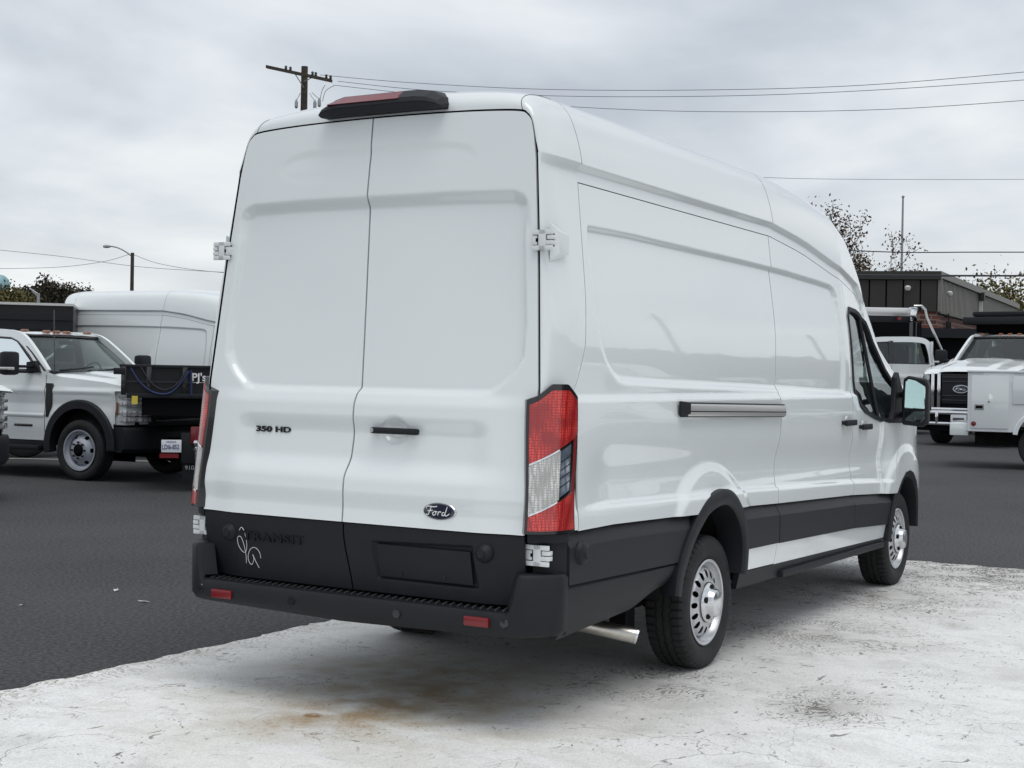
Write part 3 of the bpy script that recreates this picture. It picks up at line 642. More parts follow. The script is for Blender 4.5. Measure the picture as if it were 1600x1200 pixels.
# ---- high brake light
def loft(m, rings, cap=True):
    n = len(rings[0]); v = [p for r in rings for p in r]; f = [(i*n+k, i*n+(k+1) % n, (i+1)*n+(k+1) % n, (i+1)*n+k) for i in range(len(rings)-1) for k in range(n)]
    if cap: f += [tuple(range(n))[::-1], tuple((len(rings)-1)*n+k for k in range(n))]
    return m.add(v, f)
m = MB(); rg = []
for y, s in ((.385, .20), (.365, .62), (.31, .88), (.25, 1), (-.16, 1), (-.24, 1.0), (-.31, .90), (-.375, .55), (-.395, .22)):
    y = y*.875-.016
    zb = 2.748+.004*(1-(y/.4)**2); h = .092*s+.006
    rg.append([(.190, y, zb), (.150+.02*(1-s), y, zb+h*.30), (.158+.03*(1-s), y, zb+h*.55), (.215+.02*(1-s), y, zb+h*.96), (.30, y, zb+h*1.04), (.62, y, zb+h*1.02), (.64, y, zb+.01)])
loft(m, rg); hb_ = m.build('high_brake_light', 'black_gloss', van, angle=28, bevel=.004)
hb_.data.materials[0] = M['black_plastic']
m = MB(); rg = []
for y, s in ((.315, .25), (.27, .85), (.24, 1), (-.13, 1), (-.148, .92)):
    y = y*.875-.016
    h = .098; rg.append([(.151, y, 2.752+h*.50), (.207+.001, y, 2.752+h*(.50+.42*s)), (.22, y, 2.752+h*(.46+.42*s)), (.17, y, 2.752+h*.45)])
loft(m, rg); m.build('red_lens', 'red_reflector', hb_, angle=30)
# ---- side details: rail, handles
for sg in (-1,):
    sd = 'aluminium'
    def ry(x, z, o=0): return sg*(float(Yside(np.array([x]), np.array([z]))[0])+o)
    m = MB(); m.box(1.475, 2.925, -1.044, -1.02, 1.350, 1.413, .008); m.v = [(x, y, z-.026*(x-1.42)/1.5+.010) for x, y, z in m.v]; rl = m.build('door_rail', sd, van)
    m = MB(); m.box(1.43, 2.925, -1.034, -1.008, 1.343, 1.419, .005); m.v = [(x, y, z-.026*(x-1.42)/1.5+.012) for x, y, z in m.v]; m.build('rail_channel', 'black_plastic', rl)
    m = MB(); m.box(1.475, 2.92, -1.0445, -1.040, 1.372, 1.377); m.v = [(x, y, z-.026*(x-1.42)/1.5+.010) for x, y, z in m.v]; m.build('rail_groove', 'gap_black', rl, smooth=False)
    m = MB(); m.prism([(1.405, 1.362), (1.405, 1.436), (1.48, 1.428), (1.48, 1.370)], -1.015, -1.050); m.v = [(x, y if (y > -1.03 or x > 1.45) else -1.030, z) for x, y, z in m.v]; m.build('rail_end_cap', 'black_plastic', rl, bevel=.003)
    for x0, x1, z in ((4.10, 4.335, 1.268), (4.49, 4.70, 1.232)):
        yy = ry((x0+x1)/2, z); m = MB(); m.box(x0, x1, yy-.042, yy-.018, z-.020, z+.020, .009); m.box(x0+.01, x0+.05, yy-.02, yy+.02, z-.012, z+.012); m.box(x1-.05, x1-.01, yy-.02, yy+.02, z-.012, z+.012)
        hh = m.build('door_handle', 'black_plastic', van)
        m = MB(); m.lathe([(0, -.004), (.030, -.003), (.045, 0), (.052, .003)], 24, 'y', ((x0+x1)/2, yy+.0, z)); m.build('handle_dish', 'white_paint', hh)
# ---- cladding
def Ycl(X, Z, o): return Yside(X, Z)
def clad(name, xl, xrr, zb, zt, sg, prof, material='black_plastic', nx=50, nz=16):
    """panel whose outward offset follows prof(t), t from bottom 0 to top 1"""
    m = MB()
    def F(s, t):
        X = xl(t*0+.6); X = (xl(t*0+.7)+xrr(t*0+.7))/2
        for _ in range(6): Z = zb(X)+(zt(X)-zb(X))*t; X = xl(Z)+(xrr(Z)-xl(Z))*s
        T = taper(X, Z); return X, sg*(1.028+prof(t))*T, Z
    m.grid(F, nx, nz)
    for (s0, t0, s1, t1, k) in ((0, 0, 0, 1, nz), (1, 0, 1, 1, nz), (0, 0, 1, 0, nx), (0, 1, 1, 1, nx)):
        s = np.linspace(s0, s1, k); t = np.linspace(t0, t1, k); X, Y, Z = F(s, t)
        m.add([(x, y, z) for x, y, z in zip(X, Y, Z)]+[(x, y-sg*.035, z) for x, y, z in zip(X, Y, Z)], [(i, i+1, k+i+1, k+i) for i in range(k-1)])
    return m.build(name, material, van, mirror_fix=False, angle=20)
def arch_x(A, left):
    a = np.array(A); k = int(np.argmax(a[:, 1])); b = a[:k+1] if left else a[k:][::-1]
    return lambda z: np.interp(z, b[:, 1], b[:, 0])
bev = lambda t: np.interp(t, [0, .68, 1], [.012, .012, -.034])
flat = lambda t: .008+0*t
for sg in (-1, 1):
    aL, aR, fL = arch_x(ARCH_R, True), arch_x(ARCH_R, False), arch_x(ARCH_F, True)
    clad('cladding', lambda z: .215+0*z, lambda z: aL(z)+.02, lambda X: .655-.02*(X-.2), zclad, sg, bev)
    clad('cladding', lambda z: aR(z)-.02, lambda z: seamS(z)-.005, lambda X: .603-.02*(X-2.3), zclad, sg, bev, nx=20)
    clad('cladding', lambda z: seamS(z)+.005, lambda z: 4.355+0*z, lambda X: .589-.026*(X-2.87), zclad, sg, bev)
    clad('cladding', lambda z: 4.360+0*z, lambda z: fL(z)+.02, lambda X: .550-.05*(X-4.35), zclad, sg, bev)
    clad('sill_panel', lambda z: aR(z)-.02, lambda z: seamS(z)-.003, lambda X: .482-.022*(X-2.3), lambda X: .601-.02*(X-2.3), sg, lambda t: -.012+.010*t, 'white_paint', nx=20)
    clad('sill_panel', lambda z: seamS(z)+.003, lambda z: fL(z)+.02, lambda X: .459-.020*(X-2.87), lambda X: np.where(X < 4.35, .587-.026*(X-2.87), .548-.05*(X-4.35)), sg, lambda t: -.012+.010*t, 'white_paint')
    clad('sill', lambda z: aR(z)-.02, lambda z: 5.18+0*z, lambda X: .385-.012*(X-2.3), lambda X: .478-.022*(X-2.3), sg, lambda t: -.03+.02*t)
    # side step under the sill
    m = MB(); m.box(2.95, 5.12, sg*.95, sg*1.035, .372, .418, .015); m.v = [(x, y, z-.012*(x-2.95)-.00*x) for x, y, z in m.v]; m.build('side_step', 'black_plastic', van)
    clad('bumper_side', lambda z: .205+0*z, lambda z: aL(z)+.0, lambda X: .415+.045*(X-.2)+.05*ss(X, .9, 1.3), lambda X: .650-.02*(X-.2), sg, lambda t: .004-.05*(1-t)**3-.010*ss(t, .93, 1.0))
    # wheel arch trims
    for A in (ARCH_R, ARCH_F):
        c = [Vector((p[0], 0, p[1])) for p in crv([(a, b, 0) for a, b in A], 5) for p in [(p.x, p.y)]]
        cen = Vector((sum(p.x for p in c)/len(c), 0, .42)); m = MB(); rings = []
        for i, p in enumerate(c):
            tg = (c[min(i+1, len(c)-1)]-c[max(i-1, 0)]).normalized(); nn = Vector((tg.z, 0, -tg.x))
            if nn.dot(cen-p) < 0: nn = -nn
            def Q(d, y): q = p+nn*d; return (q.x, sg*y*float(taper(np.array([q.x]), np.array([q.z]))[0]), q.z)
            rings.append([Q(-.012, 1.0), Q(-.012, 1.050), Q(.004, 1.057), Q(.058, 1.057), Q(.072, 1.046), Q(.078, .90), Q(.03, .90)])
        loft(m, rings); m.build('arch_trim', 'black_plastic', van, angle=40)
    # wheel wells
    for cx, A in ((1.83, ARCH_R), (5.64, ARCH_F)):
        m = MB(); arc = [(cx+.50*math.cos(a), .44+.47*math.sin(a)) for a in [PI*(0+1.0*i/28) for i in range(29)]]
        m.grid(lambda s, t: (np.interp(s*28, range(29), [a[0] for a in arc]), sg*(.965-.40*t), np.interp(s*28, range(29), [a[1] for a in arc])), 29, 5)
        pts = [(a, sg*.58, b) for a, b in arc]; m.add(pts, [tuple(range(len(pts)))]); m.build('wheel_well', 'underbody', van)
# ---- rear bumper
def bump_profile():
    m = MB(); path = []
    # plan curve from left side round the back to the right side: (x, y, outward normal)
    pts = [(.215, 1.037), (.16, 1.036), (.10, .998), (.052, .952), (.022, .900), (.004, .82), (0, .70), (-.006, .35), (-.008, 0)]
    pts = pts+[(x, -y) for x, y in pts[::-1][1:]]
    c = crv([(a, b, 0) for a, b in pts], 6); rings = []
    for i, p in enumerate(c):
        tg = (c[min(i+1, len(c)-1)]-c[max(i-1, 0)]).normalized(); nn = Vector((-tg.y, tg.x, 0))
        if nn.dot(Vector((1, 0, 0))-Vector((p.x, p.y, 0))*0) < 0 and abs(p.y) < .9: nn = -nn
        inn = Vector((1, 0, 0)) if abs(p.y) < .86 else (Vector((.8, -math.copysign(1, p.y)*.6, 0)) if p.x < .12 else Vector((0, -math.copysign(1, p.y), 0)))
        up_ = ss(np.array(abs(p.y)), .855, .905); zt = .545+.165*float(up_)
        inn = inn.normalized(); lo = .418+.02*abs(p.y); 
        R_ = lambda d, z: tuple(Vector((p.x, p.y, 0))+inn*d+Vector((0, 0, z)))
        rings.append([R_(.05, lo), R_(.018, lo+.006), R_(.002, lo+.03), R_(0, zt-.02), R_(.010, zt-.003), R_(.022, zt), R_(.085, zt), R_(.085, lo)])
    loft(m, rings); return m
rb = bump_profile().build('rear_bumper', 'black_plastic', van, angle=38)
# block under the bumper corners above the hinge
for sg in (-1, 1):
    m = MB(); m.prism([(.075, sg*.905), (.085, sg*.935), (.15, sg*1.01), (.215, sg*1.037), (.215, sg*.91)], .838, .882, 'z'); m.build('corner_cap', 'black_plastic', van, bevel=.006)
    m = MB(); m.prism([(.135, sg*.90), (.165, sg*.98), (.215, sg*1.03), (.215, sg*.90)], .44, .842, 'z'); m.build('corner_filler', 'black_plastic', van, bevel=.004)
m = MB(); m.box(.012, .20, -.845, .845, .50, .540); m.build('step_pad', 'black_plastic', rb, smooth=False)
m = MB()
yy = -.83
while yy < .83:
    m.add([(.022, yy, .5405), (.034, yy+.016, .5405), (.165, yy+.060, .5405), (.152, yy+.044, .5405), (.022, yy, .551), (.034, yy+.014, .551), (.165, yy+.056, .551), (.152, yy+.044, .551)],
          [(0, 1, 5, 4), (1, 2, 6, 5), (2, 3, 7, 6), (3, 0, 4, 7), (4, 5, 6, 7)]); yy += .038
mat('rib_grey', (.06, .062, .066), .45)
m.build('step_rib', 'rib_grey', rb, smooth=False)['kind'] = 'stuff'
M_r = []
for y, z in ((-.71, .497), (.715, .482)):
    m = MB(); m.box(-.010, .01, y-.062, y+.062, z-.021, z+.021, .006); m.build('rear_reflector', 'red_reflector', rb)
for y, z in ((-.30, .49), (.29, .49)):
    m = MB(); m.lathe([(0, -.010), (.019, -.010), (.021, -.004)], 20, 'x', (-.002, y, z)); m.build('bumper_sensor', 'black_gloss', rb)
for y, z in ((-.84, .50), (.86, .50)):
    m = MB(); m.lathe([(0, -.003), (.018, -.002), (.021, .004)], 18, 'x', (.006, y, z)); m.build('bumper_sensor', 'black_gloss', rb)
# ---- underside: floor, exhaust, axle, shackle
m = MB(); m.box(.22, 1.32, -.93, .93, .50, .60); m.box(1.3, 2.4, -.56, .56, .50, .60); m.box(2.35, 5.1, -.95, .95, .42, .55); m.box(5.1, 6.4, -.55, .55, .30, .6); m.box(6.15, 6.55, -.8, .8, .25, .6); m.box(.15, .9, -.55, .55, .47, .52)
m.box(.6, 5.0, .38, .46, .36, .50); m.box(.6, 5.0, -.46, -.38, .36, .50); m.build('chassis', 'underbody', van, smooth=False)
m = MB(); m.tube([(1.7, -.20, .47), (1.1, -.22, .45), (.84, -.40, .425), (.86, -.62, .385), (1.02, -.985, .312)], .038, 20, cap=False); ex = m.build('exhaust_pipe', 'exhaust_steel', van)
m = MB(); m.tube([(.99, -.92, .327), (1.02, -.984, .3125)], .034, 20); m.build('exhaust_bore', 'gap_black', ex)
m = MB(); m.tube([(1.018, -.981, .3135), (1.022, -.989, .3112)], .0395, 20, cap=False); m.build('exhaust_lip', 'chrome', ex)
m = MB(); m.box(1.22, 1.25, -.83, -.74, .28, .50, .004); m.box(1.30, 1.42, -.79, -.72, .25, .5, .01); m.tube([(1.24, -.78, .36), (1.24, -.66, .40)], .014, 8); m.build('exhaust_hanger', 'gap_black', van)
m = MB(); m.tube([(AX1, -.78, TR), (AX1, .78, TR)], .05, 14); m.lathe([(0, -.15), (.11, -.12), (.17, 0), (.11, .12), (0, .15)], 20, 'y', (AX1, 0, TR))
for sg in (-1, 1):
    m.tube([(1.05, sg*.55, .42), (1.45, sg*.55, .33), (AX1, sg*.55, .31), (2.4, sg*.55, .34), (2.75, sg*.55, .42)], .028, 6); m.tube([(1.6, sg*.62, .62), (1.85, sg*.66, .33)], .03, 8)
m.build('rear_axle', 'underbody', van)
m = MB(); m.tube([(.62, .02, .38), (.62, .0, .30), (.66, -.05, .285), (.72, -.05, .30)], .014, 8); m.box(.5, .75, -.12, .1, .40, .48, .02); m.build('tow_hook', 'underbody', van)

# ---- wheels
def make_tyre(R=.356, W=.225, RI=.222, n=260, name='tyre', parent=None, material='rubber', tread=True):
    h = W/2; prof = [(RI, -h*.72), (RI+.012, -h*.86), (RI+.05, -h*1.02), (RI+.085, -h*1.03), (R-.030, -h*.97), (R-.012, -h*.90), (R-.003, -h*.80), (R, -h*.56)]
    for g0 in (-.36, 0, .36): prof += [(R, h*g0-.0075), (R-.010, h*g0-.005), (R-.010, h*g0+.005), (R, h*g0+.0075)]
    prof += [(a, -b) for a, b in prof[:8][::-1]]
    v = []; k = len(prof)
    for i in range(n):
        a = 2*PI*i/n
        for j, (r, y) in enumerate(prof):
            if tread and (5 <= j <= 8 or k-9 <= j <= k-6): r = r-(.010 if i % 5 == 0 else 0)
            v.append((r*math.cos(a), y+(.0035*math.sin(i*PI/3) if tread and 8 <= j <= k-9 else 0), r*math.sin(a)))
    f = [(i*k+j, i*k+j+1, ((i+1) % n)*k+j+1, ((i+1) % n)*k+j) for i in range(n) for j in range(k-1)]
    m = MB(); m.add(v, f); o = m.build(name, material, parent, angle=30); return o
def make_wheel(parent, org, sg):
    """rim face looks to -y for sg=-1; local axle along y"""
    w = empty('wheel', org); w.parent = parent; w.rotation_euler = (0, 0, 0 if sg < 0 else PI)
    # tyre centre: outer face at y = -.0
    T = make_tyre(parent=w); T.location = (0, .055, 0)
    m = MB(); m.lathe([(.228, -.040), (.229, -.047), (.222, -.050), (.214, -.046), (.210, -.030), (.204, -.018), (.196, -.008), (.190, .004), (.186, .03), (.184, .12)], 72); m.build('rim', 'steel_silver', w)
    # pressed disc with oval hand holes
    nr, na = 44, 384; rr = np.linspace(.098, .191, nr); prof = np.interp(rr, [.098, .12, .14, .165, .180, .191], [-.050, -.050, -.045, -.036, -.018, .02]); v = []; f = []
    for i in range(nr):
        for j in range(na): a = 2*PI*j/na; v.append((rr[i]*math.cos(a), prof[i], rr[i]*math.sin(a)))
    for i in range(nr-1):
        for j in range(na):
            a = 2*PI*(j+.5)/na; r = (rr[i]+rr[i+1])/2; da = ((a*16/(2*PI)+.5) % 1-.5)*2*PI/16*.158
            if (da/.0165)**2+((r-.152)/.0215)**2 < 1: continue
            f.append((i*na+j, i*na+(j+1) % na, (i+1)*na+(j+1) % na, (i+1)*na+j))
    m = MB(); m.add(v, f); m.build('wheel_disc', 'steel_silver', w, angle=60)
    m = MB(); m.lathe([(0, .04), (.187, .04)], 48); m.lathe([(.098, -.051), (.108, -.0535)], 48); m.build('wheel_back', 'gap_black', w)
    m = MB(); m.lathe([(.104, -.050), (.106, -.058), (.098, -.066), (.086, -.070), (.078, -.078), (.074, -.098), (.066, -.108), (.045, -.114), (.02, -.117), (0, -.118)], 56); cp = m.build('hub_cap', 'cap_silver', w)
    for k in range(5):
        a = 2*PI*k/5+.35; m = MB(); c = Vector((.086*math.cos(a), 0, .086*math.sin(a))); pts = []
        m.lathe([(0, -.083), (.010, -.083), (.0165, -.079), (.0175, -.060)], 14, 'y', (c.x*.93, 0, c.z*.93)); m.build('lug_pocket', 'underbody', cp)
    return w
for x in (AX1, AX2):
    for sg in (-1, 1): make_wheel(van, (x, sg*.925, TR), sg)

# ---- door window, mirror, cab interior
def ypt(x, z, o=0): return float(Yside(np.array([x]), np.array([z]))[0])+o
for sg in (-1, 1):
    ring = [Vector((a, sg*ypt(a, b, .002), b)) for a, b in WIN]; ring.append(ring[0].copy()); ring.append(ring[1].copy())
    m = MB(); rings = []
    pts = ring[:-1]; cen = Vector((5.0, 0, 1.65))
    for i in range(len(WIN)):
        p = ring[i]; nx_ = ring[i+1]; pv = ring[i-1] if i else ring[len(WIN)-1]; tg = (nx_-pv).normalized(); nn = tg.cross(Vector((0, 1, 0))).normalized()
        if nn.dot(cen-p) < 0: nn = -nn
        rings.append([tuple(p-nn*.010), tuple(p-nn*.006+Vector((0, sg*.008, 0))), tuple(p+nn*.020+Vector((0, sg*.006, 0))), tuple(p+nn*.026-Vector((0, sg*.03, 0))), tuple(p-nn*.004-Vector((0, sg*.03, 0)))])
    rings.append(rings[0]); loft(m, rings, cap=False); m.build('window_frame', 'black_plastic', van, angle=60)
    g = MB(); q = [(a, sg*ypt(a, b, -.018), b) for a, b in WIN]; g.add(q+[(sum(p[0] for p in q)/len(q), sg*ypt(5, 1.6, -.018), 1.6)], [(i, (i+1) % len(q), len(q)) for i in range(len(q))]); g.build('door_glass', 'side_glass', van, angle=80)
    m = MB(); m.tube([(5.02, sg*ypt(5.02, 1.25, -.01), 1.25), (4.96, sg*ypt(4.96, 2.0, -.01), 2.0)], .014, 8); m.build('window_bar', 'black_plastic', van)
    # mirror sail and arms
    m = MB(); m.prism([(5.20, 1.245), (5.72, 1.235), (5.70, 1.30), (5.42, 1.555), (5.36, 1.62), (5.30, 1.58), (5.28, 1.35)], sg*(ypt(5.4, 1.3)-.02), sg*(ypt(5.4, 1.3)+.02)); m.build('mirror_sail', 'black_plastic', van, bevel=.01)
    mr = empty('door_mirror', (5.30, sg*1.18, 1.40)); mr.parent = van
    m = MB(); rings = []
    for x, s in ((0.0, 1), (.03, 1.02), (.09, .98), (.14, .82), (.165, .5)):
        pr_ = [(-.088, -.165), (.06, -.178), (.094, -.15), (.096, .12), (.080, .168), (-.05, .188), (-.082, .17), (-.094, 0)]
        rings.append([(x, sg*(a*s), b*s) for a, b in pr_])
    loft(m, rings); m.build('mirror_housing', 'black_plastic', mr, bevel=.012)
    m = MB(); m.prism([(sg*a, b) for a, b in [(-.070, -.045), (.078, -.048), (.080, .12), (.066, .155), (-.045, .168), (-.070, .15)]], -.004, .01, 'x'); m.v = [(x+.10*z-sg*-.06*y-.012, y, z) for x, y, z in m.v]; m.build('mirror_glass', 'mirror_glass', mr, bevel=.006)
    m = MB(); m.prism([(sg*a, b) for a, b in [(-.066, -.135), (.05, -.150), (.076, -.12), (.078, -.065), (-.068, -.062)]], -.006, .01, 'x'); m.v = [(x-(.02 if z > -.1 else 0)*0, y, z) for x, y, z in m.v]; m.build('blind_spot_glass', 'mirror_dark' if 'mirror_dark' in M else 'black_gloss', mr, bevel=.006)
    m = MB()
    for dz in (.06, -.09): m.tube([(.06, 0, dz), (.14, -sg*.13, dz-.01), (.16, -sg*.20, dz-.03)], .022, 10)
    m.build('mirror_arm', 'black_plastic', mr)
m = MB(); m.box(4.30, 4.33, -.92, .92, .6, 2.3); m.v = [(x, y*(1 if z < 1.5 else .93), z) for x, y, z in m.v]; m.build('bulkhead', 'interior_black', van, smooth=False)
m = MB(); m.box(5.45, 6.0, -.85, .85, .9, 1.30, .05); m.box(4.4, 5.5, -.9, .9, .62, .68); m.build('dashboard', 'interior_black', van)
for y in (-.52, .52):
    m = MB(); m.box(4.55, 5.05, y-.25, y+.25, .95, 1.12, .05); m.box(4.45, 4.62, y-.24, y+.24, 1.05, 1.62, .05); m.box(4.46, 4.58, y-.13, y+.13, 1.66, 1.86, .05); m.build('seat', 'seat_grey', van)
m = MB(); c = Vector((5.33, .5, 1.22)); m.tube([tuple(c+Vector((.06*math.sin(a)*-1, .19*math.cos(a), .18*math.sin(a)))) for a in [2*PI*i/24 for i in range(25)]], .014, 8); m.build('steering_wheel', 'interior_black', van)
m = MB(); m.box(6.4, 6.66, -.82, .82, .30, .72, .06); m.build('front_bumper', 'black_plastic', van)
m = MB(); m.box(6.55, 6.64, -.55, .55, .74, 1.02, .03); m.build('grille', 'black_plastic', van)
for sg in (-1, 1):
    m = MB(); m.box(6.38, 6.60, sg*.58, sg*.80, .82, 1.06, .04); m.build('headlight', 'lens_headlight', van)
m = MB(); m.grid(lambda s, t: (6.615-.02*(2*t-1)**2, (2*t-1)*.80, .40+.55*s), 10, 20); m.build('nose_panel', 'white_paint', van)

# ================================================================== PICKUP / WORK TRUCK BUILDER (heading +x, origin under the front axle)
def truck_wheel(parent, x, y, R, W, rimR, style='work'):
    sg = -1 if y < 0 else 1
    w = empty('wheel', (x, y, R)); w.parent = parent; w.rotation_euler = (0, 0, 0 if sg < 0 else PI)
    t = make_tyre(R, W, rimR, n=64, parent=w, tread=False); t.location = (0, W*.5, 0)
    m = MB(); m.lathe([(rimR+.004, .012), (rimR+.006, .0), (rimR-.012, .002), (rimR-.02, .03), (rimR-.05, .05), (rimR-.055, .09)], 40); m.build('rim', 'wheel_grey', w)
    nr, na = 14, 120; rr = np.linspace(.085, rimR-.05, nr); pr_ = np.interp(rr, [.085, .12, rimR-.09, rimR-.05], [-.010, -.005, .04, .085]); v = []; f = []
    for i in range(nr):
        for j in range(na): a = 2*PI*j/na; v.append((rr[i]*math.cos(a), pr_[i], rr[i]*math.sin(a)))
    for i in range(nr-1):
        for j in range(na):
            a = 2*PI*(j+.5)/na; r = (rr[i]+rr[i+1])/2; da = ((a*6/(2*PI)+.5) % 1-.5)*2*PI/6*r
            if (da/.034)**2+((r-(rimR-.082))/.022)**2 < 1: continue
            f.append((i*na+j, i*na+(j+1) % na, (i+1)*na+(j+1) % na, (i+1)*na+j))
    m = MB(); m.add(v, f); m.build('wheel_disc', 'wheel_grey', w, angle=60)
    m = MB(); m.lathe([(0, .10), (rimR-.03, .10)], 30); m.lathe([(0, -.035), (.05, -.035), (.06, -.02), (.07, .0)], 24); m.build('wheel_back', 'gap_black', w)
    m = MB()
    for k in range(8): a = 2*PI*k/8; m.lathe([(0, -.035), (.014, -.033), (.016, -.005)], 6, 'y', (.108*math.cos(a), 0, .108*math.sin(a)))
    m.build('wheel_nuts', 'black_gloss', w)['kind'] = 'stuff'
    return w
def ring_trim(parent, cx, cz, r0, r1, y0, y1, a0, a1, material, name='fender_flare'):
    m = MB(); rings = []
    for i in range(25):
        a = a0+(a1-a0)*i/24; c, s = math.cos(a), math.sin(a)
        rings.append([(cx+r0*c, y0, cz+r0*s), (cx+r0*c, y1, cz+r0*s), (cx+(r1-.02)*c, y1, cz+(r1-.02)*s), (cx+r1*c, y1*.985, cz+r1*s), (cx+r1*c, y0, cz+r1*s)])
    loft(m, rings); return m.build(name, material, parent, angle=35)
def make_truck(root, style='pickup', wheels=True, lamps='white', interior=True, rear=True):
    HWD = 1.0; R = .41 if style == 'pickup' else .46; AZ = .66
    hoodz = lambda X: np.interp(X, [-.75, -.3, .4, .75, .90, .96], [1.47, 1.455, 1.40, 1.345, 1.29, 1.22]) if style == 'pickup' else np.interp(X, [-.75, -.2, .5, .9, 1.05, 1.12], [1.56, 1.53, 1.43, 1.36, 1.30, 1.24])
    NX = .96 if style == 'pickup' else 1.12
    def halfw(X, Z):
        w = HWD-.035*ss(Z, 1.05, 1.55)-.02*ss(-Z, -.75, -.5)
        w = w - .18*np.clip((X-.35)/.75, 0, 2)**2.6
        w = w + .018*ss(-np.abs(Z-1.20), -.06, 0)-.012*ss(-np.abs(Z-1.02), -.14, 0)
        return w
    arch = [( .56*math.cos(a), .47+.52*math.sin(a)) for a in [PI*(1-i/30) for i in range(31)]]
    def bot(X): return np.maximum(np.where(np.abs(X) < .56, .47+.52*np.sqrt(np.maximum(0, 1-(X/.56)**2)), np.interp(X, [-3, .55, .57, 1.2], [.52, .52, .78, .78])), 0)
    belt = lambda X: np.where(X > -.75, hoodz(np.maximum(X, -.75)), 1.47+.0*X)-np.where(X > -.75, .07*ss(X, -.75, -.3), 0)
    for sg in (-1, 1):
        for nm, x0, x1, zt in (('fender', -.62, .60 if style == 'pickup' else NX-.02, belt), ('fender_nose', .60, NX-.02, belt) if style == 'pickup' else ('door_edge', -.64, -.625, belt), ('front_door', -1.78, -.63, belt), ('rear_door', -2.75, -1.79, belt)):
            bt = (lambda X: 1.215+0*X) if nm == 'fender_nose' else bot
            m = MB(); m.grid(lambda s, t: (lambda X: (lambda Z: (X, sg*halfw(X, Z), Z))(bt(X)+(zt(X)-bt(X))*t))(x0+(x1-x0)*s), 60, 30)
            o = m.build(nm, 'white_paint', root, mirror_fix=False)
            m = MB(); m.box(x1-.001, x1+.012, sg*.93, sg*.965, .55, 1.4)
        m = MB(); m.box(-2.7, -.6, sg*.86, sg*.925, .52, 1.38); m.build('door_core', 'gap_black', root, smooth=False)
        fl = ring_trim(root, 0, .47, .50, .62, sg*.9, sg*1.035, PI*-.02, PI*1.06, 'black_plastic')
        m = MB(); m.grid(lambda s, t: (.54*np.cos(PI*s), sg*(.99-.5*t), .45+.50*np.sin(PI*s)), 24, 3); m.add([(.54*math.cos(PI*i/20), sg*.5, .45+.5*math.sin(PI*i/20)) for i in range(21)]+[(-.54, sg*.5, .25), (.54, sg*.5, .25)], [tuple(list(range(21))+[21, 22])]); m.build('wheel_well', 'gap_black', root)
        m = MB(); m.box(-2.7, -.68, sg*.93, sg*1.06, .38, .45, .02); m.box(-2.7, -.6, sg*.85, sg*.97, .40, .54, .01); m.build('running_board', 'black_plastic', root)
        # door handle, vent badge, engine badge
        m = MB(); m.box(-1.70, -1.50, sg*1.0, sg*1.03, 1.18, 1.23, .01); m.build('door_handle', 'black_gloss', root)
        if style == 'pickup':
            m = MB(); m.prism([(-.60, 1.30), (-.49, 1.30), (-.475, 1.27), (-.50, .98), (-.56, .84), (-.60, .84)], sg*.985, sg*1.012); m.build('fender_vent', 'black_gloss', root, bevel=.004)
            m = MB(); m.box(-1.18, -.84, sg*.99, sg*1.004, .70, .735, .01); m.build('door_badge', 'black_gloss', root)
            m = MB(); m.grid(lambda s, t: (-1.78+1.15*s, sg*(halfw(-1.2+0*s, .86+0*t)+.004+.012*np.sin(PI*t)), .83+.06*t-.0*s), 4, 6); m.build('door_crease', 'white_paint', root)
        # side glass, pillars
        top = 1.955
        gl = [(-.86, 1.49), (-1.36, 1.90), (-1.70, 1.925), (-1.72, 1.49)]; gy = lambda z: sg*(.955-(z-1.47)*.26)
        m = MB(); m.add([(x, gy(z)-sg*.012, z) for x, z in gl], [(0, 1, 2, 3)]); m.build('side_glass', 'side_glass', root, smooth=False)
        m = MB(); m.add([(x, gy(z)-sg*.012, z) for x, z in ((-1.84, 1.49), (-1.84, 1.925), (-2.5, 1.92), (-2.62, 1.49))], [(0, 1, 2, 3)]); m.build('side_glass', 'side_glass', root, smooth=False)
        def strip(name, pts, w, mat_, th=.03):
            m = MB(); rg = []
            for i, p in enumerate(pts):
                a, b = pts[max(i-1, 0)], pts[min(i+1, len(pts)-1)]; d = Vector((b[0]-a[0], b[1]-a[1])).normalized(); n_ = Vector((-d.y, d.x))*w/2
                q0, q1 = (p[0]+n_.x, p[1]+n_.y), (p[0]-n_.x, p[1]-n_.y)
                rg.append([(q0[0], gy(q0[1]), q0[1]), (q1[0], gy(q1[1]), q1[1]), (q1[0], gy(q1[1])-sg*th, q1[1]), (q0[0], gy(q0[1])-sg*th, q0[1])])
            loft(m, rg); return m.build(name, mat_, root, angle=30)
        ap = [(-.66, 1.44), (-.95, 1.70), (-1.22, 1.905), (-1.42, 1.965), (-1.76, 1.985), (-2.55, 1.975), (-2.72, 1.80), (-2.78, 1.46)]
        strip('pillar_rail', [tuple(p)[:2] for p in crv([(a, b, 0) for a, b in ap], 5)], .115, 'white_paint', .06)
        strip('window_trim', [(-.80, 1.475), (-1.02, 1.675), (-1.28, 1.865), (-1.42, 1.915), (-1.74, 1.93)], .022, 'black_gloss', -.008)
        strip('centre_pillar', [(-1.78, 1.44), (-1.775, 1.96)], .12, 'black_gloss', .04)
        strip('belt_trim', [(-.80, 1.475), (-2.68, 1.475)], .03, 'black_gloss', -.010)
        # tow mirror
        m = MB(); m.box(-1.02, -.86, sg*1.22, sg*1.46, 1.40, 1.72, .05); mr = m.build('tow_mirror', 'black_plastic', root)
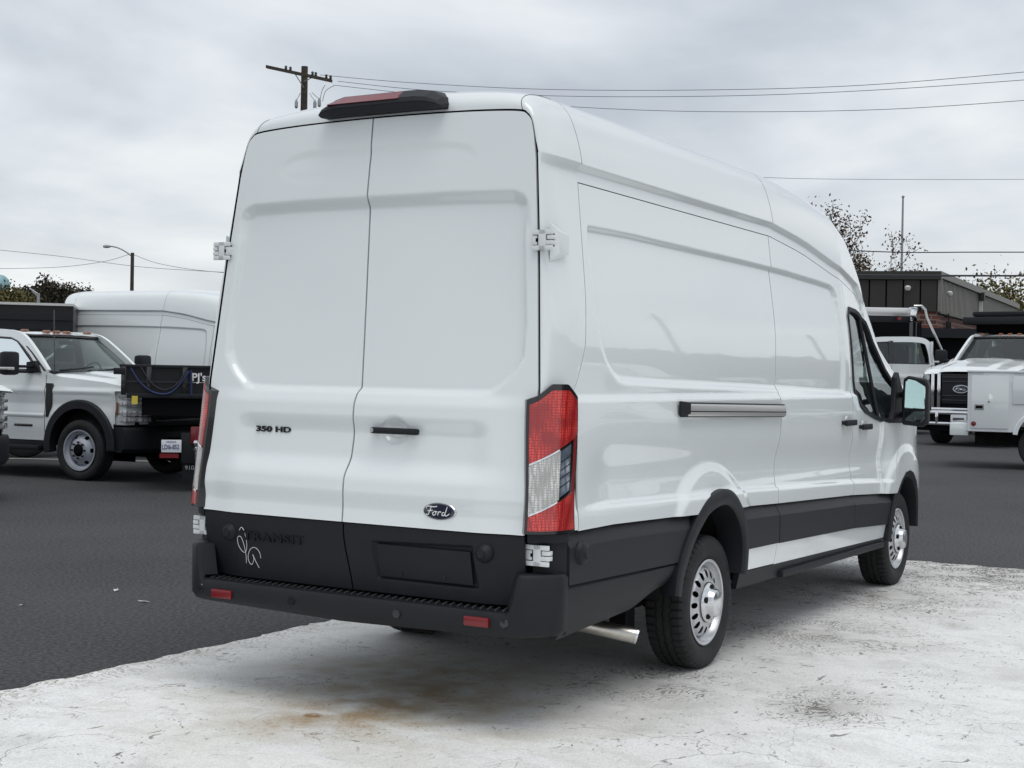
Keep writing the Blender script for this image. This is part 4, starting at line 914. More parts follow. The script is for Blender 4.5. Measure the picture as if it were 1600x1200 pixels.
        m = MB(); m.box(-.93, -.85, sg*.93, sg*1.24, 1.50, 1.54, .015); m.box(-.96, -.86, sg*.93, sg*1.24, 1.43, 1.47, .015); m.prism([(-.72, 1.44), (-.98, 1.44), (-.98, 1.58), (-.84, 1.60)], sg*.93, sg*.99); m.build('mirror_arm', 'black_plastic', mr)
        m = MB(); m.box(-1.0, -.84, sg*1.34, sg*1.468, 1.47, 1.51, .01); m.build('mirror_marker', 'aluminium', mr)
    # hood with a raised centre
    m = MB(); m.grid(lambda s, t: (lambda X, Y: (X, Y, hoodz(X)-.07*ss(np.abs(Y), .80, 1.0)*ss(X, -.75, -.3)-.035*(Y/.9)**2+.030*ss(-np.abs(Y), -.56, -.42)*ss(X, -.5, -.2)))(-.66+(NX+.62)*s, (2*t-1)*halfw(-.66+(NX+.62)*s, 1.36+0*s)), 40, 50)
    m.build('hood', 'white_paint', root, mirror_fix=False, angle=50)
    # windscreen and roof
    m = MB(); m.grid(lambda s, t: (-.70-.62*s+.13*(1-(2*t-1)**2), (2*t-1)*(.94-.15*s), 1.44+.505*s), 8, 16); m.build('windscreen', 'windscreen_glass', root)
    m = MB()
    for s_ in (-1, 1): m.tube([(-.66, s_*.945, 1.45), (-.98, s_*.87, 1.71), (-1.33, s_*.80, 1.955)], .026, 8)
    m.tube([(-1.33+.12*(1-(y/.8)**2), y, 1.958) for y in np.linspace(-.8, .8, 12)], .022, 6); m.build('windscreen_frame', 'black_gloss', root)
    m = MB(); m.grid(lambda s, t: (lambda X, w: (X, w*np.interp(X, [-2.8, -2.4, -1.7, -1.3], [.78, .825, .835, .815]), 1.95+.075*(1-np.abs(w)**3)*np.interp(X, [-2.8, -2.5, -1.5, -1.2], [.5, 1, 1, .4])))(-2.75+(1.45+.12*(1-(2*t-1)**2))*s, 2*t-1), 24, 24); m.build('roof', 'white_paint', root)
    m = MB(); m.add([(-2.75, -.78, 1.97), (-2.75, .78, 1.97), (-2.83, .95, 1.47), (-2.83, -.95, 1.47)], [(0, 1, 2, 3)]); m.build('rear_glass', 'windscreen_glass', root, smooth=False)
    m = MB(); m.box(-2.85, -2.76, -.95, .95, .55, 1.46, .03); m.box(-2.80, -2.74, -.95, -.70, 1.45, 1.95, .02); m.box(-2.80, -2.74, .70, .95, 1.45, 1.95, .02); m.build('cab_back', 'white_paint', root)
    for y in (-.62, -.20, 0, .20, .62):
        m = MB(); m.box(-1.44, -1.34, y-.04, y+.04, 2.005, 2.042, .015); m.build('roof_lamp', 'amber', root)
    if interior:
        for y in (-.42, .42):
            m = MB(); m.box(-1.75, -1.55, y-.26, y+.26, 1.0, 1.56, .06); m.box(-1.70, -1.58, y-.15, y+.15, 1.60, 1.80, .05); m.box(-1.75, -1.2, y-.26, y+.26, .9, 1.06, .05); m.build('seat', 'seat_grey', root)
        m = MB(); m.box(-1.02, -.70, -.9, .9, 1.2, 1.46, .05); m.tube([(-1.12+.08*math.sin(a), .42+.19*math.cos(a), 1.42+.17*math.sin(a)) for a in [2*PI*i/20 for i in range(21)]], .015, 6); m.build('dashboard', 'interior_black', root)
        m = MB(); m.box(-1.22, -1.19, -.14, .14, 1.84, 1.90, .01); m.build('rear_view_mirror', 'black_gloss', root)
    m = MB(); m.box(-2.8, .8, -.8, .8, .45, .95); m.box(-5.6, -2.6, -.45, .45, .55, .80); m.build('chassis', 'underbody', root, smooth=False)
    m = MB()
    for y0, y1 in ((-.75, -.08), (.0, .62)):
        m.tube([(-.60, y0, 1.475), (-.66+.10, (y0+y1)/2, 1.50), (-.70+.08, y1, 1.53)], .014, 6)
    m.box(-.72, -.55, -.90, .90, 1.43, 1.462, .01); m.build('wiper', 'black_plastic', root)
    # nose
    if style == 'pickup':
        m = MB(); m.box(.62, .925, -.62, .62, .74, 1.20, .03); m.build('grille', 'black_plastic', root)
        for z in (.83, .93, 1.03, 1.12):
            m = MB(); m.box(.90, .955, -.58, .58, z-.022, z+.022, .01); m.build('grille_bar', 'black_gloss', root)
        m = MB(); m.grid(lambda s, t: (.975-.22*np.abs(2*s-1)**2.5-.04*t, (2*s-1)*.90, 1.19+.055*t), 24, 4); m.build('hood_lip', 'white_paint', root)
        for sg in (-1, 1):
            m = MB(); m.prism([(sg*.56, .78), (sg*.955, .76), (sg*.968, .82), (sg*.965, 1.20), (sg*.90, 1.225), (sg*.56, 1.22)], .55, .90, 'x'); m.v = [(x-.15*max(0, abs(y)-.60)/.3*(x > .7), y*(1-.05*(x > .7)), z) for x, y, z in m.v]; hl = m.build('headlight', 'white_paint', root, bevel=.012)
            for z in (.84, .92, 1.045, 1.14):
                m = MB(); m.box(.66, .945, sg*.64, sg*.945, z-.036, z+.036, .02); m.v = [(x-.17*max(0, abs(y)-.60)/.3, y, z_) for x, y, z_ in m.v]; m.build('lamp_unit', 'lens_headlight', hl)
            m = MB(); m.box(.57, .63, sg*.955, sg*.978, .90, 1.07, .02); m.build('amber_marker', 'amber', hl)
            m = MB(); m.box(.70, .93, sg*.555, sg*.64, .79, 1.20, .02); m.build('lamp_surround', 'black_plastic', hl)
        m = MB(); rg = []
        for y in np.linspace(-.98, .98, 17):
            x = 1.05-.30*abs(y/.98)**3.2; rg.append([(x-.30, y, .42), (x-.06, y, .40), (x-.01, y, .45), (x, y, .68), (x-.03, y, .735), (x-.30, y, .745)])
        loft(m, rg); fb = m.build('front_bumper', 'black_plastic', root, angle=30)
        m = MB(); m.box(.96, 1.055, -.42, .42, .48, .60, .02); m.build('bumper_opening', 'gap_black', fb)
    else:
        m = MB(); m.box(.6, 1.10, -.70, .70, .62, 1.26, .03); m.build('grille_core', 'gap_black', root)
        for y in (-.60, -.47, .47, .60):
            m = MB(); m.box(1.07, 1.15, y-.035, y+.035, .66, 1.27, .015); m.build('grille_upright', 'chrome', root)
        m = MB(); m.box(1.06, 1.13, -.42, .42, .74, 1.26, .02); gr = m.build('grille', 'black_plastic', root)
        for z in (.80, .88, 1.12, 1.20):
            m = MB(); m.box(1.12, 1.145, -.40, .40, z-.01, z+.01, .004); m.build('grille_bar', 'black_gloss', gr)
        for z in (.62,):
            m = MB(); m.box(1.06, 1.16, -.62, .62, z-.02, z+.05, .015); m.build('grille_sill', 'chrome', root)
        m = MB(); n = 28; a = [2*PI*i/n for i in range(n)]
        v = [(1.15, .17*math.cos(t), 1.0+.072*math.sin(t)) for t in a]+[(1.162, .17*math.cos(t), 1.0+.072*math.sin(t)) for t in a]
        m.add(v, [(i, (i+1) % n, n+(i+1) % n, n+i) for i in range(n)]+[tuple(n+i for i in range(n))]); ov = m.build('emblem', 'chrome', root)
        m = MB(); m.add([(1.164, .145*math.cos(t), 1.0+.055*math.sin(t)) for t in a], [tuple(range(n))]); m.build('emblem_field', 'badge_blue', ov)
        g = MB()
        for q in FORD: g.tube(crv([(1.167, a_*2.4, 1.0+b_*1.9) for a_, b_ in q], 4), .005, 5)
        g.build('script_lettering', 'chrome', ov)
        for sg in (-1, 1):
            m = MB(); m.box(.75, 1.0, sg*.72, sg*.93, .80, 1.14, .03); m.v = [(x-.5*max(0, abs(y)-.72), y, z) for x, y, z in m.v]; m.build('headlight', 'lens_headlight', root)
            m = MB(); m.box(.6, 1.06, sg*.70, sg*.97, 1.14, 1.25, .04); m.v = [(x-.6*max(0, abs(y)-.74), y, z) for x, y, z in m.v]; m.build('headlight_brow', 'white_paint', root)
        m = MB(); m.box(1.0, 1.25, -1.0, 1.0, .36, .42, .02); m.box(1.02, 1.24, -1.0, 1.0, .55, .61, .02)
        for y in (-.97, -.46, .46, .97): m.box(1.02, 1.25, y-.03, y+.03, .38, .60, .01)
        m.build('front_bumper', 'chrome', root)
        m = MB(); m.box(.9, 1.18, -.98, .98, .26, .57, .02); m.build('bumper_core', 'gap_black', root)
        m = MB(); m.box(1.25, 1.262, -.16, .17, .40, .55, .005); pl = m.build('licence_plate', 'plate_white', root)
        m = MB(); m.box(1.26, 1.268, -.11, .12, .455, .50, .002); m.build('plate_print', 'seat_grey', pl)
    if wheels:
        for sg in (-1, 1): truck_wheel(root, 0, sg*1.005, R, .26, .27)
        if rear:
            for sg in (-1, 1): truck_wheel(root, -4.6, sg*1.02, R, .30, .27)
def dirv(a): return Vector((math.cos(a), math.sin(a), 0))
def place(px, py, d, h, dx=0, dy=0):
    """root position such that the point (dx ahead, dy left) of the thing sits at that place"""
    p = at(px, py, d); return (p.x-dx*math.cos(h)+dy*math.sin(h), p.y-dx*math.sin(h)-dy*math.cos(h), 0)

H1 = math.radians(274)
pick = empty('pickup_truck', place(122, 705, 19.25, H1, 0, -1.02), H1, label='white crew cab pickup with black fender flares and steel wheels on the left', cat='pickup truck')
make_truck(pick)
text('F-450', .085, (-.487, -1.016, .98), (0, 0, 1), (-1, 0, 0), .003, 'aluminium', pick, name='fender_badge') if False else None
m = MB(); m.tube([(-.55, -.90, 1.42), (-.56, -.90, 1.62), (-.58, -.90, 2.30)], .007, 6); m.build('aerial', 'black_gloss', pick)
# sliver of a second pickup at the picture's left edge
refresh_kids()
H1b = math.radians(276)
p2 = copy_tree(pick); p2.location = place(31, 690, 16.6, H1b, .90, .98); p2.rotation_euler = (0, 0, H1b)
p2['label'] = 'white pickup cut off by the left edge, only its headlight corner showing'; p2['group'] = 'white pickups on the left of the lot'; pick['group'] = p2['group']

# high roof van beyond the pickup: a shorter wheelbase of the same body
H2 = math.radians(272)
van2 = copy_tree(van); van2.scale = (.82, 1, 1); van2.rotation_euler = (0, 0, H2)
van2.location = place(86, 520, 25.2, H2, .1, -.95); van2['label'] = 'white high-roof van parked side-on behind the left pickup, lower half hidden'
van['group'] = van2['group'] = 'white high-roof vans'
for k_ in list(kids(van2)):
    if k_.name.split('.')[0] in ('high_brake_light',): pass

# ---- black dump body with PJ's lettering, rear end
H3 = math.radians(44.5)
pj = empty('flatbed_trailer', place(322, 700, 17.8, H3, 0, 0), H3, label="black low-sided truck bed lettered PJ's with licence plate, left of the big van", cat='truck bed')
def bx(parent, name, material, *a, bev_=0, smooth=True):
    m = MB(); m.box(*a, bev_); return m.build(name, material, parent, smooth=smooth)
bx(pj, 'rear_panel', 'black_paint', 0, .04, -1.02, 1.02, 1.22, 1.55)
bx(pj, 'top_rail', 'black_plastic', -.04, .08, -1.05, 1.05, 1.535, 1.575, bev_=.01)
bx(pj, 'lower_rail', 'black_plastic', -.06, .08, -1.05, .96, 1.165, 1.225, bev_=.01)
bx(pj, 'bed_frame', 'gap_black', 0, 4.5, -1.0, .78, .95, 1.17)
for y in (1.0, .70, .27, -.45): bx(pj, 'stake_post', 'black_gloss', -.05, .02, y-.03, y+.03, 1.20, 1.55, bev_=.005)
for y in (-1.02, 1.0): bx(pj, 'side_panel', 'black_paint', 0, 4.5, y-.02, y+.02, 1.2, 1.56)
bx(pj, 'corner_latch', 'black_plastic', -.08, 0, .98, 1.12, 1.45, 1.53, bev_=.01)
bx(pj, 'panel_seam', 'black_gloss', -.015, .02, .10, 1.0, 1.355, 1.375)
text("PJ's", .135, (-.026, .19, 1.385), (0, -1, 0), (0, 0, 1), .002, 'marker_white', pj, bold=.003)
bx(pj, 'lettering_underline', 'marker_white', -.026, -.022, -.10, .18, 1.362, 1.366)
m = MB(); m.tube(crv([(-.07, .92, 1.53), (-.08, .80, 1.35), (-.08, .62, 1.23), (-.08, .42, 1.25), (-.07, .22, 1.50)], 6), .013, 6); m.build('tie_strap', 'blue_cord', pj)
m = MB(); m.tube(crv([(-.07, .80, 1.54), (-.08, .66, 1.34), (-.08, .50, 1.27), (-.08, .35, 1.36), (-.07, .25, 1.53)], 6), .010, 6); m.build('tie_strap', 'black_gloss', pj)
m = MB(); m.tube([(-.07, .20, 1.52), (-.07, .19, 1.20)], .014, 6); m.build('tie_strap', 'blue_cord', pj)
bx(pj, 'hang_tag', 'yellow_tag', -.07, -.06, .83, .90, 1.09, 1.19)
bx(pj, 'light_bar', 'galvanised', -.03, 0, -1.0, .0, .985, 1.025, bev_=.004)
bx(pj, 'hitch_plate', 'black_plastic', .05, .14, -.85, .30, .36, .74, bev_=.01)
bx(pj, 'support', 'gap_black', .10, .6, -.8, -.02, .60, 1.0)
bx(pj, 'tail_lamp', 'red_reflector', .02, .06, .04, .19, .60, .82, bev_=.03)
m = MB(); m.lathe([(0, .04), (.03, .03), (.04, 0), (.03, -.03), (.02, -.05), (.035, -.06), (.035, -.09), (.02, -.10), (.02, -.2)], 16, 'z', (-.06, .12, .62)); m.build('tow_ball', 'chrome', pj)
m = MB(); m.tube(crv([(.02, .10, .60), (-.03, .13, .5), (-.03, .05, .42), (-.02, -.05, .45), (.02, -.04, .58)], 5), .010, 6); m.build('safety_loop', 'black_gloss', pj)
lp = bx(pj, 'licence_plate', 'plate_white', -.04, -.03, .30, .54, .50, .655, bev_=.006)
text('LDI6-852', .082, (-.043, .532, .540), (0, -1, 0), (0, 0, 1), .001, 'plate_ink', lp, sx=.66, bold=.001)
text('VIRGINIA', .030, (-.043, .485, .620), (0, -1, 0), (0, 0, 1), .001, 'plate_ink', lp)
bx(pj, 'red_strip', 'red_reflector', -.03, 0, .33, .56, .43, .485)
bx(pj, 'mud_flap', 'black_plastic', .15, .17, -.55, .28, .16, .46)
text('DUNN, NC', .058, (.146, .20, .375), (0, -1, 0), (0, 0, 1), .001, 'marker_white', pj)
text('910-892-', .075, (.146, .25, .275), (0, -1, 0), (0, 0, 1), .001, 'marker_white', pj)
for y in (-.70,):
    m = MB(); t_ = make_tyre(.38, .25, .2, n=48, parent=pj, tread=False); t_.location = (1.3, y, .38)
# ---- black dump body behind the pickup, light top edge
H4 = math.radians(314)
db = empty('dump_truck', place(0, 498, 23.5, H4, 0, 0), H4, label='black ribbed dump body with a pale top edge behind the left pickup', cat='dump truck')
bx(db, 'side_wall', 'black_paint', -2.5, 1.15, -.02, 2.0, 1.3, 2.52)
bx(db, 'top_edge', 'light_line', -2.5, 1.15, -.05, 2.0, 2.52, 2.56)
bx(db, 'side_rib', 'black_plastic', -2.5, 1.14, -.08, -.02, 2.28, 2.36); bx(db, 'side_rib', 'black_plastic', -2.5, 1.14, -.06, -.02, 2.12, 2.17)
bx(db, 'frame', 'gap_black', -2.4, 1.1, .3, 1.7, .5, 1.3)
for x in (-1.6, .4): t_ = make_tyre(.45, .3, .25, n=40, parent=db, tread=False); t_.location = (x, .3, .45)

# ================================================================== RIGHT SIDE
# medium duty truck facing the camera, black dump body behind its cab
H5 = math.radians(170)
f65 = empty('dump_truck', place(1503, 620, 34, H5, 1.3, 0), H5, label='white medium-duty truck facing the camera with chrome grille and black dump body', cat='truck')
f65.scale = (1.18, 1.18, 1.36); make_truck(f65, style='medium')
bx(f65, 'cab_shield', 'black_paint', -3.2, -1.6, -1.15, 1.15, 2.22, 2.36, bev_=.02)
bx(f65, 'tarp_roll', 'black_plastic', -2.0, -1.75, -1.0, 1.0, 2.37, 2.47, bev_=.04)
bx(f65, 'dump_bed', 'gap_black', -6.0, -3.0, -1.13, 1.13, 1.1, 2.24); bx(f65, 'shield_bracket', 'gap_black', -3.0, -2.0, -1.0, 1.0, 2.08, 2.22)
refresh_kids()
# a second white cab seen through the van's window, black dump body with chrome tarp housing
H6 = math.radians(118)
du = empty('tarp_dump_truck', place(1430, 600, 41, H6, -2.75, 1.0), H6, label='white cab with black dump body and bright rolled-tarp housing, right behind the van mirror', cat='truck')
for c in kids_of[pick.name]: copy_tree(c, du)
du.scale = (1.15, 1.15, 1.36); bpy.context.view_layer.update(); DUI = du.matrix_basis.inverted()
def bxw(parent, name, material, px0, px1, py0, py1, d, depth, bev_=0):
    """block squared to the lot's view axis, given by its picture extent and distance"""
    a, b = at(px0, py1, d), at(px1, py0, d); u = Vector((b.x-a.x, b.y-a.y, 0)); w = u.length; u.normalize(); n_ = Vector((-u.y, u.x, 0))
    if n_.dot(fw) < 0: n_ = -n_
    m = MB(); m.box(0, w, 0, depth, 0, b.z-a.z, bev_); m.v = [(a.x+u.x*x+n_.x*y, a.y+u.y*x+n_.y*y, a.z+z) for x, y, z in m.v]
    o = m.build(name, material, parent); o.matrix_parent_inverse = DUI; return o
tb = du
bxw(tb, 'tarp_housing', 'light_chrome' if 'light_chrome' in M else 'aluminium', 1325, 1424, 481, 493, 42.5, .3, .08)
bxw(tb, 'housing_end', 'chrome', 1422, 1434, 480, 502, 42.4, .35, .04)
bxw(tb, 'head_board', 'black_paint', 1325, 1424, 493.5, 502, 42.55, .2, .01)
bxw(tb, 'bed_wall', 'gap_black', 1325, 1440, 502, 640, 46.0, 2)
bxw(tb, 'bed_side', 'gap_black', 1436, 1540, 515, 640, 46.5, 2.0)
bxw(tb, 'side_rail', 'black_plastic', 1436, 1540, 514, 527, 46.3, .2)
for px in (1424, 1434): bxw(tb, 'side_post', 'black_gloss', px, px+4, 503, 620, 45, .15)
bxw(tb, 'marker_lamp', 'red_reflector', 1403, 1408, 495, 499.5, 42.3, .1)
bxw(tb, 'warning_decal', 'yellow_tag', 1430, 1436, 544, 553, 44.8, .05)
m = MB(); m.tube([at(*p) for p in ((1428, 478, 42.2), (1440, 478, 42.2), (1446, 484, 42.2), (1448, 495, 42.2), (1472, 548, 42.2))], .035, 8); m.build('tarp_arm', 'aluminium', tb).matrix_parent_inverse = DUI

# white service body, rear end at the right edge
H7 = math.radians(279)
sv = empty('service_truck', place(1511, 665, 25.6, H7, 0, -1.1), H7, label='white utility service body with locker doors cut off by the right edge', cat='service truck')
def sb(name, material, x0, x1, y0, y1, z0, z1, b=0, parent=None): return bx(parent or sv, name, material, x0, x1, y0, y1, z0, z1, bev_=b)
m = MB(); pol = [(0, .66), (0, 1.72), (3.4, 1.72), (3.4, .66), (1.75, .66)]+[(1.27+.48*math.cos(a), .62+.48*math.sin(a)) for a in [PI*i/14 for i in range(15)] if .62+.48*math.sin(a) > .66]+[(.79, .66)]
m.prism(pol, -1.1, -.6); m.build('locker_body', 'white_paint_flat', sv, bevel=.01)
sb('locker_body', 'white_paint_flat', 0, 3.4, .6, 1.1, .66, 1.72, .01); sb('bed_floor', 'white_paint_flat', 0, 3.4, -.6, .6, .75, .85)
sb('tail_board', 'white_paint_flat', -.03, .02, -.58, .58, .8, 1.3, .01)
sb('top_flange', 'white_paint', -.02, 3.4, -1.13, -.58, 1.715, 1.75, .01)
sb('locker_door', 'white_paint', .06, .70, -1.118, -1.098, .72, 1.66, .012)
sb('locker_door', 'white_paint', .76, 1.9, -1.118, -1.098, 1.16, 1.66, .012)
sb('paddle_latch', 'galvanised', .12, .28, -1.126, -1.112, 1.05, 1.15, .006); sb('latch_recess', 'gap_black', .14, .26, -1.129, -1.12, 1.075, 1.125)
m = MB(); m.lathe([(0, -1.128), (.018, -1.126), (.02, -1.115)], 12, 'y', (.36, 0, 1.20)); m.build('lock', 'galvanised', sv)
m = MB(); m.lathe([(0, -1.13), (.042, -1.127), (.048, -1.10)], 18, 'y', (.11, 0, .80)); m.build('side_reflector', 'red_reflector', sv)
sb('step_bumper', 'white_paint', -.30, .02, -1.05, 1.05, .58, .80, .02)
sb('chassis', 'underbody', .1, 5, -.45, .45, .4, .66)
ring_trim(sv, 1.27, .58, .42, .50, -1.0, -1.14, .1, PI-.1, 'white_paint', 'wheel_flare')
for sg in (-1, 1): truck_wheel(sv, 1.27, sg*1.02, .41, .28, .26)

# ================================================================== BUILDING
def brick_mat():
    m = bpy.data.materials.new('brick_wall'); m.use_nodes = True; t = m.node_tree; b = t.nodes['Principled BSDF']; tcn = t.nodes.new('ShaderNodeTexCoord')
    sp = t.nodes.new('ShaderNodeSeparateXYZ'); t.links.new(tcn.outputs['Object'], sp.inputs[0]); c = t.nodes.new('ShaderNodeCombineXYZ')
    t.links.new(mth('ADD', sp.outputs[0], sp.outputs[1], t=t), c.inputs[0]); t.links.new(sp.outputs[2], c.inputs[1])
    br = t.nodes.new('ShaderNodeTexBrick'); t.links.new(c.outputs[0], br.inputs['Vector']); br.inputs['Scale'].default_value = 1
    br.inputs['Brick Width'].default_value = .42; br.inputs['Row Height'].default_value = .17; br.inputs['Mortar Size'].default_value = .018
    br.inputs['Color1'].default_value = (.17, .055, .035, 1); br.inputs['Color2'].default_value = (.075, .035, .03, 1); br.inputs['Mortar'].default_value = (.22, .19, .17, 1)
    t.links.new(br.outputs[0], b.inputs['Base Color']); b.inputs['Roughness'].default_value = .9; M['brick_wall'] = m
brick_mat()
cA = at(1462, 600, 52); vdir = dirv(YAW-math.atan2(662, FPX)); left = Vector((-vdir.y, vdir.x, 0))
e1 = (left*1.0+vdir*-.04).normalized(); e2 = (at(1586, 600, 73)-cA); e2.z = 0; LR = e2.length; e2.normalize()
ZT = at(1462, 424, 52).z; ZM = at(1462, 487, 52).z
bd = empty('brick_building', (cA.x, cA.y, 0), math.atan2(e1.y, e1.x), label='low building with brown and tan metal upper walls over red brick', cat='building')
cs = e1.x*e2.y-e1.y*e2.x; e2l = Vector((e1.dot(e2), e1.x*e2.y-e1.y*e2.x, 0))   # right wall direction in the building's frame
def wallbox(name, material, along, L0, L1, o0, o1, z0, z1, b=0):
    """box along a wall direction; o = outwards offset"""
    a = along.normalized(); n_ = Vector((a.y, -a.x, 0)); 
    ctr = Vector((1, 0, 0))*5+e2l*5
    if n_.dot(ctr-a*5) > 0: n_ = -n_
    m = MB(); m.box(L0, L1, o0, o1, z0, z1, b); m.v = [(a.x*x+n_.x*y, a.y*x+n_.y*y, z) for x, y, z in m.v]; return m.build(name, material, bd, smooth=False)
E1, E2 = Vector((1, 0, 0)), e2l
m = MB(); q = [Vector((0, 0, 0)), E1*18, E1*18+E2*LR, E2*LR]; m.add([(p.x, p.y, 0) for p in q]+[(p.x, p.y, ZM+.05) for p in q], [(0, 1, 5, 4), (1, 2, 6, 5), (2, 3, 7, 6), (3, 0, 4, 7), (4, 5, 6, 7)]); m.build('brick_wall', 'brick_wall', bd, smooth=False)
m = MB(); m.add([(p.x, p.y, ZM) for p in q]+[(p.x, p.y, ZT-.1) for p in q], [(0, 1, 5, 4), (1, 2, 6, 5), (2, 3, 7, 6), (3, 0, 4, 7), (4, 5, 6, 7), (0, 1, 2, 3)]); m.build('upper_wall', 'gap_black', bd, smooth=False)
pw = .60
for i in range(int(18/pw)):
    wallbox('wall_panel', 'brown_metal', E1, i*pw+.03, (i+1)*pw-.03, .0, .05+.006*(i % 2), ZM, ZT-.32)
wallbox('fascia', 'brown_metal', E1, -.1, 18, .0, .16, ZT-.30, ZT)
wallbox('fascia', 'tan_metal', E2, -.1, LR, .0, .14, ZT-.24, ZT)
n_r = int(LR/.30)
for i in range(n_r):
    wallbox('wall_panel', 'tan_metal', E2, i*LR/n_r+.02, (i+.58)*LR/n_r, .0, .045, ZM, ZT-.25)
wallbox('corner_trim', 'tan_metal', E2, -.06, .06, .02, .16, ZM, ZT-.24); wallbox('base_trim', 'brown_metal', E2, -.05, LR, .0, .12, ZM-.06, ZM)
wallbox('downpipe', 'light_line', E2, LR*.42, LR*.42+.13, .06, .2, ZT-1.9, ZT-.5); wallbox('downpipe_head', 'brown_metal', E2, LR*.42-.05, LR*.42+.2, .06, .28, ZT-.55, ZT-.2)
for al, x, zz in ((E1, 1.05, ZT-.62), (E2, .9, ZT-.75)):
    n_ = Vector((al.y, -al.x, 0)).normalized(); 
    if n_.dot(E1*5+E2*5-al*5) > 0: n_ = -n_
    c = al*x+n_*.28; m = MB(); m.lathe([(0, -.12), (.08, -.09), (.11, -.02), (.11, .04), (.06, .08), (0, .09)], 16, 'z', (c.x, c.y, zz)); m.build('security_camera', 'light_line', bd)
n_ = Vector((E2.y, -E2.x, 0)); n_ = -n_ if n_.dot(E1*5) > 0 else n_
c = E2*(LR*.60)+n_*.3; m = MB(); m.box(c.x-.3, c.x+.3, c.y-.1, c.y+.1, ZT-2.0, ZT-1.85, .02); m.box(c.x-.08, c.x+.08, c.y-.2, c.y+.1, ZT-2.4, ZT-1.9, .02); m.build('flood_light', 'black_plastic', bd)
c = E2*1.6+n_*.15; m = MB(); m.box(c.x-.1, c.x+.1, c.y-.1, c.y+.1, ZT-2.1, ZT-1.75, .02); m.tube([(c.x, c.y, ZT-1.8), (c.x, c.y, ZT-1.45)], .02, 6); m.tube([(c.x-.2, c.y, ZT-1.65), (c.x+.3, c.y, ZT-1.55)], .02, 6); m.build('wall_vent', 'black_plastic', bd)

# ================================================================== POLES AND WIRES
pb = at(476, 104, 50)
po = empty('utility_pole', (pb.x, pb.y, 0), label='wooden utility pole with slanting crossarm rising behind the van roof', cat='utility pole')
m = MB(); m.tube([(0, 0, 0), (0, 0, pb.z)], [.15, .115], 14); m.build('pole', 'wood_pole', po)
A_, B_ = at(418, 106, 50.2)-Vector((pb.x, pb.y, 0)), at(519, 128, 49.2)-Vector((pb.x, pb.y, 0))
d_ = (B_-A_).normalized(); m = MB(); s_ = d_.cross(Vector((0, 0, 1))).normalized()*.06; u_ = Vector((0, 0, .055))
off_ = -fw*.17; loft(m, [[tuple(p+s_*a+u_*b+off_) for a, b in ((-1, -1), (1, -1), (1, 1), (-1, 1))] for p in (A_, B_)]); ca = m.build('crossarm', 'wood_pole', po)
for f_ in (.30, .37, .71, .76, .92, .985):
    p = A_+(B_-A_)*f_+off_; m = MB(); m.lathe([(.02, .0), (.055, .05), (.03, .08), (.055, .11), (.03, .15), (0, .16)], 10, 'z', (p.x, p.y, p.z+.03)); m.build('insulator', 'insulator', ca)
m = MB(); m.tube([A_+(B_-A_)*.43+off_, Vector((0, 0, pb.z-.75))+off_*.6], .018, 6); m.build('arm_brace', 'galvanised', po)
m = MB(); m.tube([A_+(B_-A_)*.72+off_, Vector((0, 0, pb.z-.55))+off_*.6], .018, 6); m.build('arm_brace', 'galvanised', po)
for px, py in ((463, 162), (492, 163), (499, 160)):
    p = at(px, py, 49.8)-Vector((pb.x, pb.y, 0)); m = MB(); m.lathe([(.03, -.16), (.06, -.12), (.06, .06), (.03, .12), (.015, .16)], 10, 'z', tuple(p)); m.tube([p+Vector((0, 0, .1)), p*.5+Vector((0, 0, (pb.z-.55)*.5))], .012, 5); m.build('cutout_fuse', 'galvanised', po)
m = MB(); m.tube(crv([at(508, 133, 49.4)-Vector((pb.x, pb.y, 0)), at(503, 142, 49.6)-Vector((pb.x, pb.y, 0)), at(500, 157, 49.8)-Vector((pb.x, pb.y, 0))], 5), .010, 5); m.build('jumper_wire', 'wire', po)
m = MB(); m.tube(crv([at(522, 134, 49.2)-Vector((pb.x, pb.y, 0)), at(509, 142, 49.5)-Vector((pb.x, pb.y, 0)), at(504, 158, 49.8)-Vector((pb.x, pb.y, 0))], 5), .010, 5); m.build('jumper_wire', 'wire', po)
WIRES = [
 ([(500, 117, 50), (640, 129, 49), (850, 139.5, 47), (1100, 140.5, 45), (1350, 133, 43), (1640, 109, 40)], .013, 'upper thin power line crossing the sky from the wooden pole'),
 ([(528, 127, 49), (680, 142, 48.5), (900, 150.5, 47), (1150, 149.5, 45), (1380, 140, 43), (1640, 122, 40)], .013, 'second power line just below the uppermost one'),
 ([(521, 133, 49), (700, 152, 48), (915, 168, 47), (1120, 174.5, 45), (1380, 171, 43), (1640, 154, 40)], .013, 'third power line meeting the van roof near its rear corner'),
 ([(1100, 273, 60), (1250, 279, 60), (1450, 280.5, 60), (1640, 280, 60)], .013, 'level thin power line over the front of the van roof'),
 ([(1250, 388, 46), (1400, 394, 46), (1520, 394, 46), (1640, 394, 46)], .021, 'dark wavy cable crossing the flagpole'),
 ([(1250, 429, 40), (1400, 430.5, 40), (1640, 431, 40)], .032, 'thick black cable running along the building roof edge'),
 ([(-60, 385, 60), (90, 400, 60), (220, 417, 60), (360, 426, 60)], .013, 'wire sloping down to the van from the upper left'),
 ([(-60, 420, 60), (80, 418, 60), (160, 409, 60), (203, 397, 60)], .013, 'wire rising to the street lamp from the left edge'),
 ([(209, 398, 60), (245, 411, 60), (300, 421, 60), (360, 427, 60)], .013, 'wire dropping from the street lamp to the van')]
for pts, r, lab in WIRES:
    m = MB(); c = crv([at(*p) for p in pts], 10); m.tube(c, r*(.72 if r < .02 else .85), 5); tag(m.build('power_line', 'wire' if r < .02 else 'cable'), lab, 'power line', 'overhead wires')
